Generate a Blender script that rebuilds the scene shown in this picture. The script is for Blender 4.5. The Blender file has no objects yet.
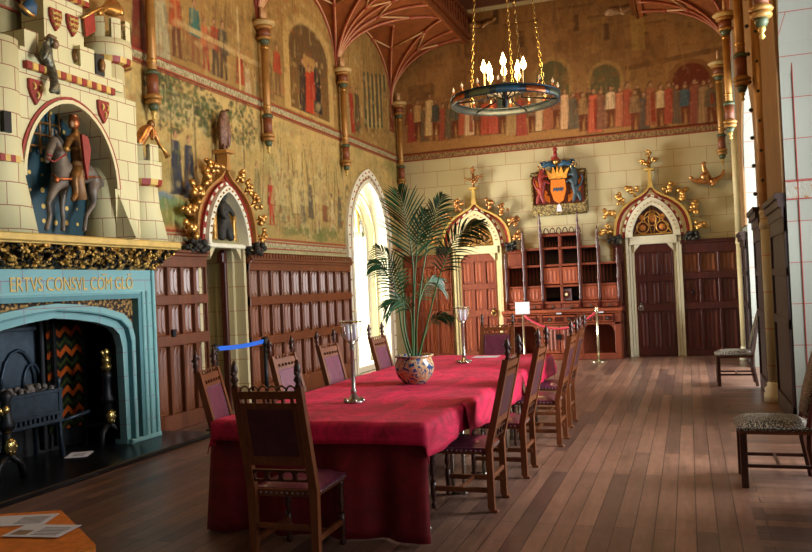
import bpy, bmesh, math, random
import numpy as np
from mathutils import Vector, Matrix, Euler
PI = math.pi
SC = bpy.context.scene
COL = SC.collection
rnd = random.Random(7)

# ------------------------------------------------------------------ camera
EYE = 1.6
FPX = 800.0
yaw, pitch, roll = math.radians(19.4), math.radians(0.85), 0.045
_f = Vector((-math.sin(yaw)*math.cos(pitch), math.cos(yaw)*math.cos(pitch), math.sin(pitch)))
_r0 = Vector((math.cos(yaw), math.sin(yaw), 0)); _u0 = _r0.cross(_f)
_r = _r0*math.cos(roll) - _u0*math.sin(roll); _u = _r0*math.sin(roll) + _u0*math.cos(roll)
cam = bpy.data.cameras.new('camera'); camo = bpy.data.objects.new('camera', cam); COL.objects.link(camo)
cam.sensor_width = 36; cam.lens = FPX/812*36; cam.clip_end = 200; cam.clip_start = 0.05
M = Matrix((( _r.x, _u.x, -_f.x, 0), (_r.y, _u.y, -_f.y, 0), (_r.z, _u.z, -_f.z, EYE), (0, 0, 0, 1)))
camo.matrix_world = M
SC.camera = camo
def ray(px, py, **k):
    """point where the line of sight of a photo pixel meets the plane x=, y= or z="""
    d = _f + _r*((px-406)/FPX) - _u*((py-276)/FPX)
    (a, v), = k.items(); i = 'xyz'.index(a); c = (0, 0, EYE)
    t = (v-c[i])/d[i]
    return Vector((0, 0, EYE)) + d*t
XL, XR, YB, YN = -6.0, 1.0, 16.9, -2.0
def L(px, py, x=XL): p = ray(px, py, x=x); return (p.y, p.z)
def B(px, py, y=YB): p = ray(px, py, y=y); return (p.x, p.z)
def G(px, py, z=0.0): p = ray(px, py, z=z); return (p.x, p.y)

# ------------------------------------------------------------------ world, lights, exposure
SC.view_settings.view_transform = 'Standard'; SC.view_settings.look = 'None'
SC.view_settings.exposure = 0.0; SC.view_settings.gamma = 1.0
W = bpy.data.worlds.new('world'); SC.world = W; W.use_nodes = True
W.node_tree.nodes['Background'].inputs[0].default_value = (0.75, 0.82, 1.0, 1)
W.node_tree.nodes['Background'].inputs[1].default_value = 0.04
try:
    SC.cycles.max_bounces = 6; SC.cycles.diffuse_bounces = 3; SC.cycles.glossy_bounces = 3
    SC.cycles.transmission_bounces = 5; SC.cycles.transparent_max_bounces = 8
    SC.cycles.use_denoising = True; SC.cycles.sample_clamp_indirect = 4.0
    SC.cycles.caustics_reflective = False; SC.cycles.caustics_refractive = False
except Exception: pass
def area(name, loc, rot, sx, sy, power, color=(1, 1, 1), spread=180):
    l = bpy.data.lights.new(name, 'AREA'); l.shape = 'RECTANGLE'; l.size = sx; l.size_y = sy
    l.energy = power; l.color = color; l.spread = math.radians(spread)
    o = bpy.data.objects.new(name, l); COL.objects.link(o); o.location = loc; o.rotation_euler = rot
    return o
DAY = (0.93, 0.96, 1.0)
# daylight through the windows of the right-hand wall (areas stand outside the openings, facing -X)
RW = (0, math.radians(90), 0)
area('daylight_window_near', (2.25, 7.1, 2.6), RW, 3.2, 2.2, 290, DAY, 125)
area('daylight_window_far', (2.25, 13.3, 2.4), RW, 3.4, 2.2, 360, DAY)
area('daylight_window_rear', (2.25, 3.4, 2.6), RW, 3.2, 2.8, 12, DAY)
# daylight in the window recess of the left-hand wall
area('daylight_left_recess', (-7.85, 14.5, 2.3), (0, math.radians(-90), 0), 3.2, 1.3, 950, (1, 0.97, 0.9))
def lamp(name, loc, power, color, r=0.15):
    l = bpy.data.lights.new(name, 'POINT'); l.energy = power; l.color = color; l.shadow_soft_size = r
    o = bpy.data.objects.new(name, l); COL.objects.link(o); o.location = loc; return o
WARM = (1.0, 0.62, 0.26)
# the hall's own chandelier, then two added warm fills without fixtures, out of frame
lamp('chandelier_light', (-2.5, 12.2, 4.95), 150, WARM, 0.3)
lamp('warm_fill_mid', (-2.5, 7.6, 5.4), 165, WARM, 0.4)
lamp('warm_fill_rear', (-2.5, 2.0, 5.4), 14, WARM, 0.4)

# ------------------------------------------------------------------ materials
def lin(c):
    if isinstance(c, str):
        c = tuple(int(c[i:i+2], 16)/255 for i in (0, 2, 4))
    return tuple(((v/12.92) if v <= 0.04045 else ((v+0.055)/1.055)**2.4) for v in c) + (1.0,)
class NT:
    def __init__(s, name):
        s.m = bpy.data.materials.new(name); s.m.use_nodes = True; s.t = s.m.node_tree; s.n = s.t.nodes
        s.b = s.n['Principled BSDF']
    def add(s, typ, **k):
        n = s.n.new(typ)
        for a, v in k.items():
            if a.startswith('_'): n.inputs[a[1:].replace('_', ' ')].default_value = v
            else: setattr(n, a, v)
        return n
    def link(s, a, b): s.t.links.new(a, b)
    def ramp(s, stops, src, interp='LINEAR'):
        r = s.n.new('ShaderNodeValToRGB'); e = r.color_ramp.elements; r.color_ramp.interpolation = interp
        while len(e) < len(stops): e.new(0.5)
        for q, (p, c) in zip(e, stops): q.position = p; q.color = c
        s.link(src, r.inputs[0]); return r.outputs[0]
    def mix(s, fac, a, b, typ='MIX'):
        m = s.n.new('ShaderNodeMix'); m.data_type = 'RGBA'; m.blend_type = typ
        for sock, v in ((m.inputs[0], fac), (m.inputs[6], a), (m.inputs[7], b)):
            if hasattr(v, 'is_output'): s.link(v, sock)
            else: sock.default_value = v
        return m.outputs[2]
    def bump(s, h, strength=0.3, dist=0.01):
        b = s.n.new('ShaderNodeBump'); b.inputs['Strength'].default_value = strength; b.inputs['Distance'].default_value = dist
        s.link(h, b.inputs['Height']); s.link(b.outputs[0], s.b.inputs['Normal'])
    def coord(s, scale=(1, 1, 1), kind='Object', loc=(0, 0, 0)):
        tc = s.n.new('ShaderNodeTexCoord'); mp = s.n.new('ShaderNodeMapping'); mp.inputs['Scale'].default_value = scale
        mp.inputs['Location'].default_value = loc
        s.link(tc.outputs[kind], mp.inputs[0]); return mp.outputs[0]
    def noise(s, scale, detail=4, vec=None, rough=0.6, dist=0.0):
        n = s.n.new('ShaderNodeTexNoise'); n.inputs['Scale'].default_value = scale; n.inputs['Detail'].default_value = detail
        n.inputs['Roughness'].default_value = rough; n.inputs['Distortion'].default_value = dist
        if vec is not None: s.link(vec, n.inputs['Vector'])
        return n.outputs['Fac']
def plain(name, c, rough=0.5, metal=0.0, var=0.12, ns=8, bump=0.0, sheen=0.0, coat=0.0, stretch=(1, 1, 1), spec=None):
    t = NT(name); c = lin(c); t.b.inputs['Roughness'].default_value = rough; t.b.inputs['Metallic'].default_value = metal
    v = t.coord(stretch); f = t.noise(ns, 5, v)
    d = tuple(x*(1-var*1.6) for x in c[:3])+(1,); u = tuple(min(1, x*(1+var*1.3)) for x in c[:3])+(1,)
    t.link(t.ramp([(0.3, d), (0.7, u)], f), t.b.inputs['Base Color'])
    if bump: t.bump(f, bump, 0.01)
    if sheen: t.b.inputs['Sheen Weight'].default_value = sheen; t.b.inputs['Sheen Roughness'].default_value = 0.4
    if coat: t.b.inputs['Coat Weight'].default_value = coat
    if spec is not None: t.b.inputs['Specular IOR Level'].default_value = spec
    return t.m
def wood(name, c1, c2, rough=0.4, axis='Z', scale=7, coat=0.15):
    t = NT(name); s = {'X': (0.08, 1, 1), 'Y': (1, 0.08, 1), 'Z': (1, 1, 0.08)}[axis]
    v = t.coord(tuple(k*scale for k in s)); f = t.noise(3.0, 8, v, 0.65, 1.2); g = t.noise(0.5, 2, v)
    mm = t.mix(g, t.ramp([(0.32, lin(c1)), (0.68, lin(c2))], f), lin(c1), 'MIX')
    t.link(mm, t.b.inputs['Base Color']); t.b.inputs['Roughness'].default_value = rough
    t.b.inputs['Coat Weight'].default_value = coat; t.b.inputs['Coat Roughness'].default_value = 0.25
    t.bump(f, 0.15, 0.004); return t.m
def blocks(name, c1, c2, line, bw, bh, mortar=0.010, offset=0.5, rough=0.7, var=0.1, zoff=0.0):
    t = NT(name); geo = t.add('ShaderNodeNewGeometry'); sep = t.add('ShaderNodeSeparateXYZ'); t.link(geo.outputs['Position'], sep.inputs[0])
    ad = t.add('ShaderNodeMath', operation='ADD'); t.link(sep.outputs[0], ad.inputs[0]); t.link(sep.outputs[1], ad.inputs[1])
    az = t.add('ShaderNodeMath', operation='ADD'); t.link(sep.outputs[2], az.inputs[0]); az.inputs[1].default_value = zoff
    cb = t.add('ShaderNodeCombineXYZ'); t.link(ad.outputs[0], cb.inputs[0]); t.link(az.outputs[0], cb.inputs[1])
    b = t.add('ShaderNodeTexBrick', offset=offset, _Scale=1.0, _Mortar_Size=mortar, _Mortar_Smooth=0.1, _Bias=0.0, _Brick_Width=bw, _Row_Height=bh)
    b.inputs['Color1'].default_value = lin(c1); b.inputs['Color2'].default_value = lin(c2); b.inputs['Mortar'].default_value = lin(line)
    t.link(cb.outputs[0], b.inputs['Vector'])
    f = t.noise(1.3, 6, t.coord()); v = t.ramp([(0.25, (1-var*2, 1-var*2, 1-var*2.4, 1)), (0.7, (1, 1, 1, 1))], f)
    t.link(t.mix(1.0, b.outputs['Color'], v, 'MULTIPLY'), t.b.inputs['Base Color'])
    t.b.inputs['Roughness'].default_value = rough; return t.m
def emit(name, c, s):
    t = NT(name); t.b.inputs['Base Color'].default_value = lin(c); t.b.inputs['Emission Color'].default_value = lin(c)
    t.b.inputs['Emission Strength'].default_value = s; return t.m
def glassm(name, c=(1, 1, 1), rough=0.02, alpha=0.13):
    t = NT(name); t.b.inputs['Base Color'].default_value = c+(1,); t.b.inputs['Roughness'].default_value = rough
    t.b.inputs['Alpha'].default_value = alpha; t.b.inputs['Specular IOR Level'].default_value = 0.9; return t.m
def floor_mat():
    t = NT('floor_planks'); v = t.coord((1, 1, 1)); sep = t.add('ShaderNodeSeparateXYZ'); t.link(v, sep.inputs[0])
    def br(sw, w, h):
        cb = t.add('ShaderNodeCombineXYZ')
        t.link(sep.outputs[1 if sw else 0], cb.inputs[0]); t.link(sep.outputs[0 if sw else 1], cb.inputs[1])
        b = t.add('ShaderNodeTexBrick', offset=0.37, _Scale=1.0, _Mortar_Size=0.003, _Mortar_Smooth=0.3, _Bias=-0.1, _Brick_Width=w, _Row_Height=h)
        b.inputs['Color1'].default_value = lin('94705c'); b.inputs['Color2'].default_value = lin('5e4840'); b.inputs['Mortar'].default_value = lin('1c0f0a')
        t.link(cb.outputs[0], b.inputs['Vector']); return b
    b1 = br(True, 2.3, 0.125); b2 = br(False, 1.1, 0.14)
    gt = t.add('ShaderNodeMath', operation='GREATER_THAN'); t.link(sep.outputs[0], gt.inputs[0]); gt.inputs[1].default_value = 3.23
    c = t.mix(gt.outputs[0], b1.outputs['Color'], b2.outputs['Color'])
    g = t.noise(9, 7, t.coord((1.6, 0.12, 1)), 0.7, 0.8); w = t.noise(1.1, 5, t.coord(), 0.7)
    g2 = t.noise(26, 4, t.coord((1, 0.25, 1)), 0.6)
    c = t.mix(0.75, c, t.ramp([(0.3, (0.45, 0.42, 0.4, 1)), (0.7, (1.25, 1.22, 1.2, 1))], g), 'MULTIPLY')
    c = t.mix(0.8, c, t.ramp([(0.3, (0.6, 0.55, 0.55, 1)), (0.65, (1.2, 1.2, 1.2, 1))], w), 'MULTIPLY')
    c = t.mix(0.35, c, t.ramp([(0.35, (0.6, 0.6, 0.6, 1)), (0.75, (1.3, 1.3, 1.3, 1))], g2), 'MULTIPLY')
    t.link(c, t.b.inputs['Base Color'])
    r = t.add('ShaderNodeMapRange', _To_Min=0.24, _To_Max=0.48); t.link(g, r.inputs[0]); t.link(r.outputs[0], t.b.inputs['Roughness'])
    fc = t.mix(gt.outputs[0], b1.outputs['Fac'], b2.outputs['Fac'])
    inv = t.add('ShaderNodeMath', operation='SUBTRACT'); inv.inputs[0].default_value = 1.0; t.link(fc, inv.inputs[1])
    ad = t.add('ShaderNodeMath', operation='MULTIPLY_ADD'); t.link(g, ad.inputs[0]); ad.inputs[1].default_value = 0.15; t.link(inv.outputs[0], ad.inputs[2])
    t.bump(ad.outputs[0], 0.4, 0.004); return t.m
def attr_mat(name, rough=0.8, spec=0.3):
    t = NT(name); a = t.add('ShaderNodeVertexColor', layer_name='paint')
    f = t.noise(18, 5, t.coord()); v = t.ramp([(0.3, (0.8, 0.8, 0.78, 1)), (0.7, (1.12, 1.1, 1.08, 1))], f)
    t.link(t.mix(1.0, a.outputs['Color'], v, 'MULTIPLY'), t.b.inputs['Base Color'])
    t.b.inputs['Roughness'].default_value = rough; t.b.inputs['Specular IOR Level'].default_value = spec; return t.m
def velvet(name, c1, c2, rough=0.75):
    t = NT(name); f = t.noise(4, 9, t.coord((1, .5, 1)), 0.82, 0.8); g = t.noise(60, 3, t.coord())
    c = t.ramp([(0.36, lin(c1)), (0.62, lin(c2))], f); t.link(c, t.b.inputs['Base Color'])
    t.b.inputs['Roughness'].default_value = rough; t.b.inputs['Sheen Weight'].default_value = 0.2
    t.b.inputs['Sheen Roughness'].default_value = 0.35; t.b.inputs['Sheen Tint'].default_value = lin('ff6080')
    t.bump(f, 0.35, 0.01); return t.m
def carved(name, dark, gold, scale=22, thr=0.5, metal=0.6):
    """pierced, gilded carving: dark ground, gold where the relief stands up"""
    t = NT(name); n = t.add('ShaderNodeTexVoronoi', feature='SMOOTH_F1', _Scale=scale); t.link(t.coord(), n.inputs['Vector'])
    f2 = t.noise(scale*0.9, 4, t.coord(), 0.7, 1.5)
    ad = t.add('ShaderNodeMath', operation='ADD'); t.link(n.outputs['Distance'], ad.inputs[0]); t.link(f2, ad.inputs[1])
    c = t.ramp([(thr+0.22, lin(gold)), (thr+0.34, lin(dark))], ad.outputs[0]); t.link(c, t.b.inputs['Base Color'])
    t.b.inputs['Roughness'].default_value = 0.35; t.b.inputs['Metallic'].default_value = metal
    t.bump(f2, 0.8, 0.02); return t.m
def zigzag():
    t = NT('zigzag_tiles'); geo = t.coord((1, 1, 1)); sep = t.add('ShaderNodeSeparateXYZ'); t.link(geo, sep.inputs[0])
    ad = t.add('ShaderNodeMath', operation='ADD'); t.link(sep.outputs[0], ad.inputs[0]); t.link(sep.outputs[1], ad.inputs[1])
    pp = t.add('ShaderNodeMath', operation='PINGPONG'); t.link(ad.outputs[0], pp.inputs[0]); pp.inputs[1].default_value = 0.085
    m = t.add('ShaderNodeMath', operation='MULTIPLY_ADD'); t.link(pp.outputs[0], m.inputs[0]); m.inputs[1].default_value = 0.9; t.link(sep.outputs[2], m.inputs[2])
    md = t.add('ShaderNodeMath', operation='FRACT'); ms = t.add('ShaderNodeMath', operation='MULTIPLY'); t.link(m.outputs[0], ms.inputs[0]); ms.inputs[1].default_value = 4.6
    t.link(ms.outputs[0], md.inputs[0])
    c = t.ramp([(0.0, lin('93400f')), (0.3, lin('10140c')), (0.52, lin('2c3414')), (0.7, lin('0a0c0a'))], md.outputs[0], 'CONSTANT')
    t.link(c, t.b.inputs['Base Color']); t.b.inputs['Roughness'].default_value = 0.3; return t.m
def porcelain():
    t = NT('porcelain'); v = t.add('ShaderNodeTexVoronoi', _Scale=16.0); t.link(t.coord(), v.inputs['Vector'])
    f = t.noise(17, 2, t.coord(), 0.5, 1.0)
    c = t.ramp([(0.0, lin('2c4a80')), (0.40, lin('3c5a90')), (0.43, lin('e0cfa8')), (0.5, lin('d8c090')), (0.52, lin('b0401c')), (0.57, lin('e0cca0')), (0.62, lin('2c4a80'))], f)
    k = t.ramp([(0.1, lin('a83828')), (0.2, lin('e0d0b0'))], v.outputs['Distance'])
    t.link(t.mix(0.4, c, k, 'MULTIPLY'), t.b.inputs['Base Color']); t.b.inputs['Roughness'].default_value = 0.15; return t.m
def inscription(name, ground, ink, scale=1.0):
    t = NT(name); geo = t.add('ShaderNodeNewGeometry'); sep = t.add('ShaderNodeSeparateXYZ'); t.link(geo.outputs['Position'], sep.inputs[0])
    ad = t.add('ShaderNodeMath', operation='ADD'); t.link(sep.outputs[0], ad.inputs[0]); t.link(sep.outputs[1], ad.inputs[1])
    cb = t.add('ShaderNodeCombineXYZ'); t.link(ad.outputs[0], cb.inputs[0]); t.link(sep.outputs[2], cb.inputs[1])
    mp = t.add('ShaderNodeMapping'); mp.inputs['Scale'].default_value = (30*scale, 12*scale, 1); t.link(cb.outputs[0], mp.inputs[0])
    f = t.noise(1.0, 2, mp.outputs[0]); t.link(t.ramp([(0.47, lin(ground)), (0.53, lin(ink))], f), t.b.inputs['Base Color'])
    t.b.inputs['Roughness'].default_value = 0.7; return t.m

MT = {}
MT['floor'] = floor_mat()
MT['stone'] = blocks('cream_stone_blocks', 'c9bd92', 'c4b78a', 'a87c5c', 0.62, 0.345, 0.0055, var=.06)
MT['castle'] = blocks('castle_blocks', 'd6cf9e', 'cfc896', '96604a', 0.27, 0.205, 0.0045, var=0.05)
MT['reveal'] = blocks('pale_reveal_blocks', '94978c', '8e9186', '904840', 0.9, 0.42, 0.0045, var=0.04)
MT['teal'] = blocks('teal_painted_stone', '7fb0b0', '78a8aa', '8a6a7a', 0.5, 0.26, 0.004, var=0.06)
MT['tealp'] = plain('teal_paint', '7db0b0', 0.55, var=0.06)
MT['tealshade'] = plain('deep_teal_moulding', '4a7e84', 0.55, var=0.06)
MT['cream'] = plain('cream_paint', 'd4c898', 0.55, var=0.06, ns=4)
MT['creamwhite'] = plain('white_stone_moulding', 'dcd8bc', 0.55, var=0.05, ns=4)
MT['olive'] = plain('olive_plaster', '9a8e60', 0.8, var=0.12, ns=3)
MT['gold'] = plain('gilding', 'd0a058', 0.33, 0.85, 0.25, 14, 0.3)
MT['paintgold'] = plain('yellow_gold_paint', 'c8a656', 0.45, 0.2, 0.12, 6)
MT['copper'] = plain('red_gold', 'b8683a', 0.35, 0.7, 0.3, 14, 0.3)
MT['red'] = plain('red_paint', '8e2418', 0.5, var=0.15)
MT['brick'] = plain('ceiling_red', '8a4a1e', 0.6, var=0.2, ns=5)
MT['rib'] = plain('rib_paint', 'c89c6c', 0.5, var=0.1)
MT['ribred'] = plain('rib_red', '8e3c20', 0.5, var=0.1)
MT['dullgold'] = plain('dull_gilt_stone', 'a87a3c', 0.45, 0.25, 0.15, 6)
MT['brownred'] = plain('brown_red_paint', '7c4426', 0.5, var=.15)
MT['green'] = plain('green_paint', '4a5438', 0.5, var=0.1)
MT['blue'] = plain('blue_paint', '1d4a66', 0.5, var=0.2)
MT['foliage_dark'] = plain('black_carved_stone', '2a2820', 0.7, var=0.4, ns=20, bump=0.8)
MT['mahog'] = wood('mahogany', '562a12', '884820', 0.4)
MT['mahog_l'] = wood('mahogany_panel', '62300f', '9c582a', 0.38)
MT['mahog_d'] = wood('dark_mahogany', '3c140c', '62241a', 0.35)
MT['redwood'] = wood('red_orange_wood', '7e3418', 'b85e30', 0.6, coat=0.0)
MT['redwood_d'] = wood('red_orange_wood_frame', '6a2a14', '984824', 0.55, coat=0.0)
MT['darkred'] = wood('dark_red_wood', '3e120a', '7c301a', 0.42, coat=0.02)
MT['ebony'] = wood('near_black_wood', '1e0c08', '3a160e', 0.5, coat=0.02)
MT['linen'] = wood('linenfold_panel', '6e4630', '9c7458', 0.36)
MT['oak'] = wood('chair_oak', '5e3018', '9a5a30', 0.35, scale=11)
MT['oakd'] = wood('dark_chair_oak', '34180e', '5e3018', 0.35, scale=11)
MT['leather'] = plain('purple_leather', '6e3448', 0.32, var=0.2, ns=12, bump=0.1, coat=0.2)
MT['leatherd'] = plain('back_leather', '4a2028', 0.5, var=0.2, ns=12)
MT['nail'] = plain('brass_nail', '9a8a90', 0.3, 0.8)
MT['tapestry'] = carved('speckled_tapestry', '30281c', 'dcd4bc', 100, 0.55, 0.0)
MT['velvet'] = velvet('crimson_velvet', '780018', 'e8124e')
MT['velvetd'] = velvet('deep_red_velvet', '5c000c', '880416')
MT['brass'] = plain('brass', 'b09a60', 0.25, 0.9, 0.1)
MT['postbrass'] = plain('bright_brass', 'd8d0b0', 0.22, 0.9, 0.05)
MT['silver'] = plain('silver', 'b8b4a8', 0.25, 0.9, 0.1)
MT['black'] = plain('black_iron', '14161a', 0.45, 0.4, 0.2)
MT['iron'] = plain('blued_iron', '2a3844', 0.4, 0.5, 0.25, 10, 0.2)
MT['soot'] = plain('sooty_brick', '15171a', 0.8, var=0.4)
MT['hearth'] = plain('black_slate', '0e1216', 0.3, var=0.3)
MT['rope'] = plain('red_rope', 'c02038', 0.7, var=0.1, sheen=0.4)
MT['belt'] = plain('blue_belt', '1468e0', 0.5, var=0.05)
MT['paper'] = plain('paper', 'dcdce4', 0.6, var=0.03)
MT['ink'] = plain('print_ink', '5a5a68', 0.6)
MT['orange'] = plain('orange_cloth', 'e07c1c', 0.8, var=0.12, ns=30, bump=0.2)
MT['candle'] = plain('candle_wax', 'e4e4ec', 0.4, var=0.03)
MT['leaf'] = plain('palm_leaf', '1e4a24', 0.4, var=0.35, ns=3)
MT['stem'] = plain('palm_stem', '3c6030', 0.45, var=0.15, stretch=(1, 1, .2))
MT['soil'] = plain('soil', '1e140c', 0.9, var=0.3, ns=30, bump=0.8)
MT['pot'] = porcelain()
MT['zig'] = zigzag()
MT['carv'] = carved('gilded_vine_carving', '15110a', 'e0b058', 16, 0.62, 0.5)
MT['carv2'] = carved('gilded_spandrel', '2a1a12', 'b08a4a', 26, 0.6, 0.3)
MT['paint'] = attr_mat('mural_paint')
MT['script_l'] = inscription('painted_inscription', 'aa9e74', '80744c')
MT['glass'] = glassm('clear_glass')
MT['flame'] = emit('lit_bulb', 'ffd080', 30)
MT['bulb'] = glassm('unlit_bulb', (1, 0.9, 0.7), 0.1, 0.6)
MT['gray'] = plain('painted_horse_grey', '665a4c', 0.45, var=0.35, ns=9)
MT['flesh'] = plain('carved_flesh', '8e6a44', 0.5, var=0.25, ns=9)
MT['brownfig'] = plain('gilded_brown_carving', '7a5428', 0.4, 0.4, 0.35, 12, 0.3)
MT['silvergreen'] = plain('silvered_scales', '6a6a58', 0.35, 0.6, 0.4, 40, 0.6)
MT['bird'] = plain('brown_plumage', '74503a', 0.5, var=0.4, ns=25, bump=0.4)
MT['skyglass'] = None
def winmat():
    t = NT('leaded_window'); v = t.coord((1, 1, 1)); b = t.add('ShaderNodeTexBrick', offset=0.0, _Scale=1.0, _Mortar_Size=0.012, _Brick_Width=0.12, _Row_Height=0.16)
    sep = t.add('ShaderNodeSeparateXYZ'); t.link(v, sep.inputs[0]); cb = t.add('ShaderNodeCombineXYZ'); t.link(sep.outputs[1], cb.inputs[0]); t.link(sep.outputs[2], cb.inputs[1]); t.link(cb.outputs[0], b.inputs['Vector'])
    b.inputs['Color1'].default_value = (1, 1, 1, 1); b.inputs['Color2'].default_value = (.9, .95, 1, 1); b.inputs['Mortar'].default_value = (.02, .02, .02, 1)
    t.link(b.outputs[0], t.b.inputs['Emission Color']); t.b.inputs['Emission Strength'].default_value = 1.6; t.b.inputs['Base Color'].default_value = (.1, .1, .1, 1); return t.m
MT['window'] = winmat()
MT['niche'] = None
def nichemat():
    t = NT('starred_blue_ground'); v = t.coord((1, 1, 1)); vo = t.add('ShaderNodeTexVoronoi', _Scale=6.5, _Randomness=0.15); t.link(v, vo.inputs['Vector'])
    c = t.ramp([(0.0, lin('c8a850')), (0.17, lin('c8a850')), (0.2, lin('0e3440')), (0.6, lin('143c44'))], vo.outputs['Distance']); t.link(c, t.b.inputs['Base Color'])
    t.b.inputs['Roughness'].default_value = 0.5; return t.m
MT['niche'] = nichemat()
# ------------------------------------------------------------------ geometry helpers
class MB:
    """collects shapes; build() links them as ONE mesh object"""
    def __init__(s, f=None): s.v = []; s.f = []; s.sm = []; s.mi = []; s.fn = f; s.cur = 0
    def add(s, vs, fs, smooth=False):
        o = len(s.v)
        if s.fn: vs = [s.fn(*v) for v in vs]
        s.v += [tuple(v) for v in vs]; s.f += [tuple(i+o for i in q) for q in fs]; s.sm += [smooth]*len(fs); s.mi += [s.cur]*len(fs)
        return s
    def box(s, x0, x1, y0, y1, z0, z1, bev=0.0):
        if bev:
            b = min(bev, abs(x1-x0)*.45, abs(y1-y0)*.45, abs(z1-z0)*.45)
            bm = bmesh.new(); bmesh.ops.create_cube(bm, size=1)
            for v in bm.verts: v.co = Vector(((x0+x1)/2+v.co.x*(x1-x0), (y0+y1)/2+v.co.y*(y1-y0), (z0+z1)/2+v.co.z*(z1-z0)))
            bmesh.ops.bevel(bm, geom=bm.edges[:], offset=b, segments=1, affect='EDGES')
            bm.verts.ensure_lookup_table(); s.add([v.co[:] for v in bm.verts], [[v.index for v in f.verts] for f in bm.faces]); bm.free(); return s
        vs = [(x, y, z) for x in (x0, x1) for y in (y0, y1) for z in (z0, z1)]
        return s.add(vs, [(0, 1, 3, 2), (4, 6, 7, 5), (0, 4, 5, 1), (2, 3, 7, 6), (0, 2, 6, 4), (1, 5, 7, 3)])
    def tube(s, pts, r, n=8, cap=True, smooth=True):
        pts = [Vector(p) for p in pts]; m = len(pts)
        rs = r if isinstance(r, (list, tuple)) else [r]*m
        vs = []; ref = None
        for i, p in enumerate(pts):
            t = (pts[min(i+1, m-1)]-pts[max(i-1, 0)]).normalized()
            if ref is None: ref = Vector((0, 0, 1)) if abs(t.z) < .9 else Vector((1, 0, 0))
            a = t.cross(ref); a = a.normalized() if a.length > 1e-6 else Vector((1, 0, 0)); b = a.cross(t).normalized(); ref = b
            for k in range(n):
                an = 2*PI*k/n; vs.append(p+(a*math.cos(an)+b*math.sin(an))*rs[i])
        fs = [(i*n+k, i*n+(k+1) % n, (i+1)*n+(k+1) % n, (i+1)*n+k) for i in range(m-1) for k in range(n)]
        if cap: fs += [tuple(range(n))[::-1], tuple((m-1)*n+k for k in range(n))]
        return s.add(vs, fs, smooth)
    def lathe(s, prof, c=(0, 0, 0), n=16, a0=0, a1=2*PI, smooth=True, axis='z'):
        full = abs(a1-a0-2*PI) < 1e-6; k = n if full else n+1; vs = []
        for r, z in prof:
            for i in range(k):
                a = a0+(a1-a0)*i/n; q = (r*math.cos(a), r*math.sin(a), z)
                if axis == 'x': q = (q[2], q[0], q[1])
                if axis == 'y': q = (q[0], q[2], q[1])
                vs.append((c[0]+q[0], c[1]+q[1], c[2]+q[2]))
        fs = []
        for j in range(len(prof)-1):
            for i in range(n if full else n):
                i2 = (i+1) % k
                fs.append((j*k+i, j*k+i2, (j+1)*k+i2, (j+1)*k+i))
        if full and prof[0] != prof[-1]: fs += [tuple(range(k))[::-1], tuple((len(prof)-1)*k+i for i in range(k))]
        return s.add(vs, fs, smooth)
    def ball(s, c, r, n=8, m=6, rot=None):
        rx, ry, rz = r if isinstance(r, (tuple, list)) else (r, r, r); vs = []
        for j in range(m+1):
            th = PI*j/m
            for i in range(n):
                a = 2*PI*i/n; q = Vector((rx*math.sin(th)*math.cos(a), ry*math.sin(th)*math.sin(a), rz*math.cos(th)))
                if rot: q.rotate(rot)
                vs.append((c[0]+q.x, c[1]+q.y, c[2]+q.z))
        return s.add(vs, [(j*n+i, j*n+(i+1) % n, (j+1)*n+(i+1) % n, (j+1)*n+i) for j in range(m) for i in range(n)], True)
    def prism(s, poly, d0, d1, ax='d'):
        """polygon of (u, z) pushed from depth d0 to d1; vertices are (u, z, d)"""
        n = len(poly); vs = [(u, z, d0) for u, z in poly]+[(u, z, d1) for u, z in poly]
        return s.add(vs, [tuple(range(n))[::-1], tuple(range(n, 2*n))]+[(i, (i+1) % n, n+(i+1) % n, n+i) for i in range(n)])
    def band(s, a, b, d0, d1, smooth=False):
        """strip between two curves of equal count, pushed from d0 to d1"""
        n = len(a); vs = []
        for d in (d0, d1):
            vs += [(u, z, d) for u, z in a]+[(u, z, d) for u, z in b]
        fs = []
        for i in range(n-1):
            fs += [(i, i+1, n+i+1, n+i), (2*n+i, 3*n+i, 3*n+i+1, 2*n+i+1), (i, 2*n+i, 2*n+i+1, i+1), (n+i, n+i+1, 3*n+i+1, 3*n+i)]
        fs += [(0, n, 3*n, 2*n), (n-1, 3*n-1, 4*n-1, 2*n-1)]
        return s.add(vs, fs, smooth)
    def slab(s, u0, u1, z0, z1, d0, d1, bev=0.0):
        if bev and s.fn:
            b = min(bev, (u1-u0)*.4, (z1-z0)*.4)
            vs = [(u0, z0, d0), (u1, z0, d0), (u1, z1, d0), (u0, z1, d0), (u0, z0, d1-b), (u1, z0, d1-b), (u1, z1, d1-b), (u0, z1, d1-b),
                  (u0+b, z0+b, d1), (u1-b, z0+b, d1), (u1-b, z1-b, d1), (u0+b, z1-b, d1)]
            return s.add(vs, [(0, 3, 2, 1), (0, 1, 5, 4), (1, 2, 6, 5), (2, 3, 7, 6), (3, 0, 4, 7), (4, 5, 9, 8), (5, 6, 10, 9), (6, 7, 11, 10), (7, 4, 8, 11), (8, 9, 10, 11)])
        return s.prism([(u0, z0), (u1, z0), (u1, z1), (u0, z1)], d0, d1)
    def mesh(s, name, mats, off=(0, 0, 0)):
        me = bpy.data.meshes.new(name)
        me.from_pydata([(v[0]-off[0], v[1]-off[1], v[2]-off[2]) for v in s.v], [], s.f)
        bm = bmesh.new(); bm.from_mesh(me); bmesh.ops.recalc_face_normals(bm, faces=bm.faces[:]); bm.to_mesh(me); bm.free()
        me.polygons.foreach_set('use_smooth', s.sm); me.polygons.foreach_set('material_index', s.mi)
        for m in (mats if isinstance(mats, (list, tuple)) else [mats]): me.materials.append(MT[m] if isinstance(m, str) else m)
        me.update(); return me
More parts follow.
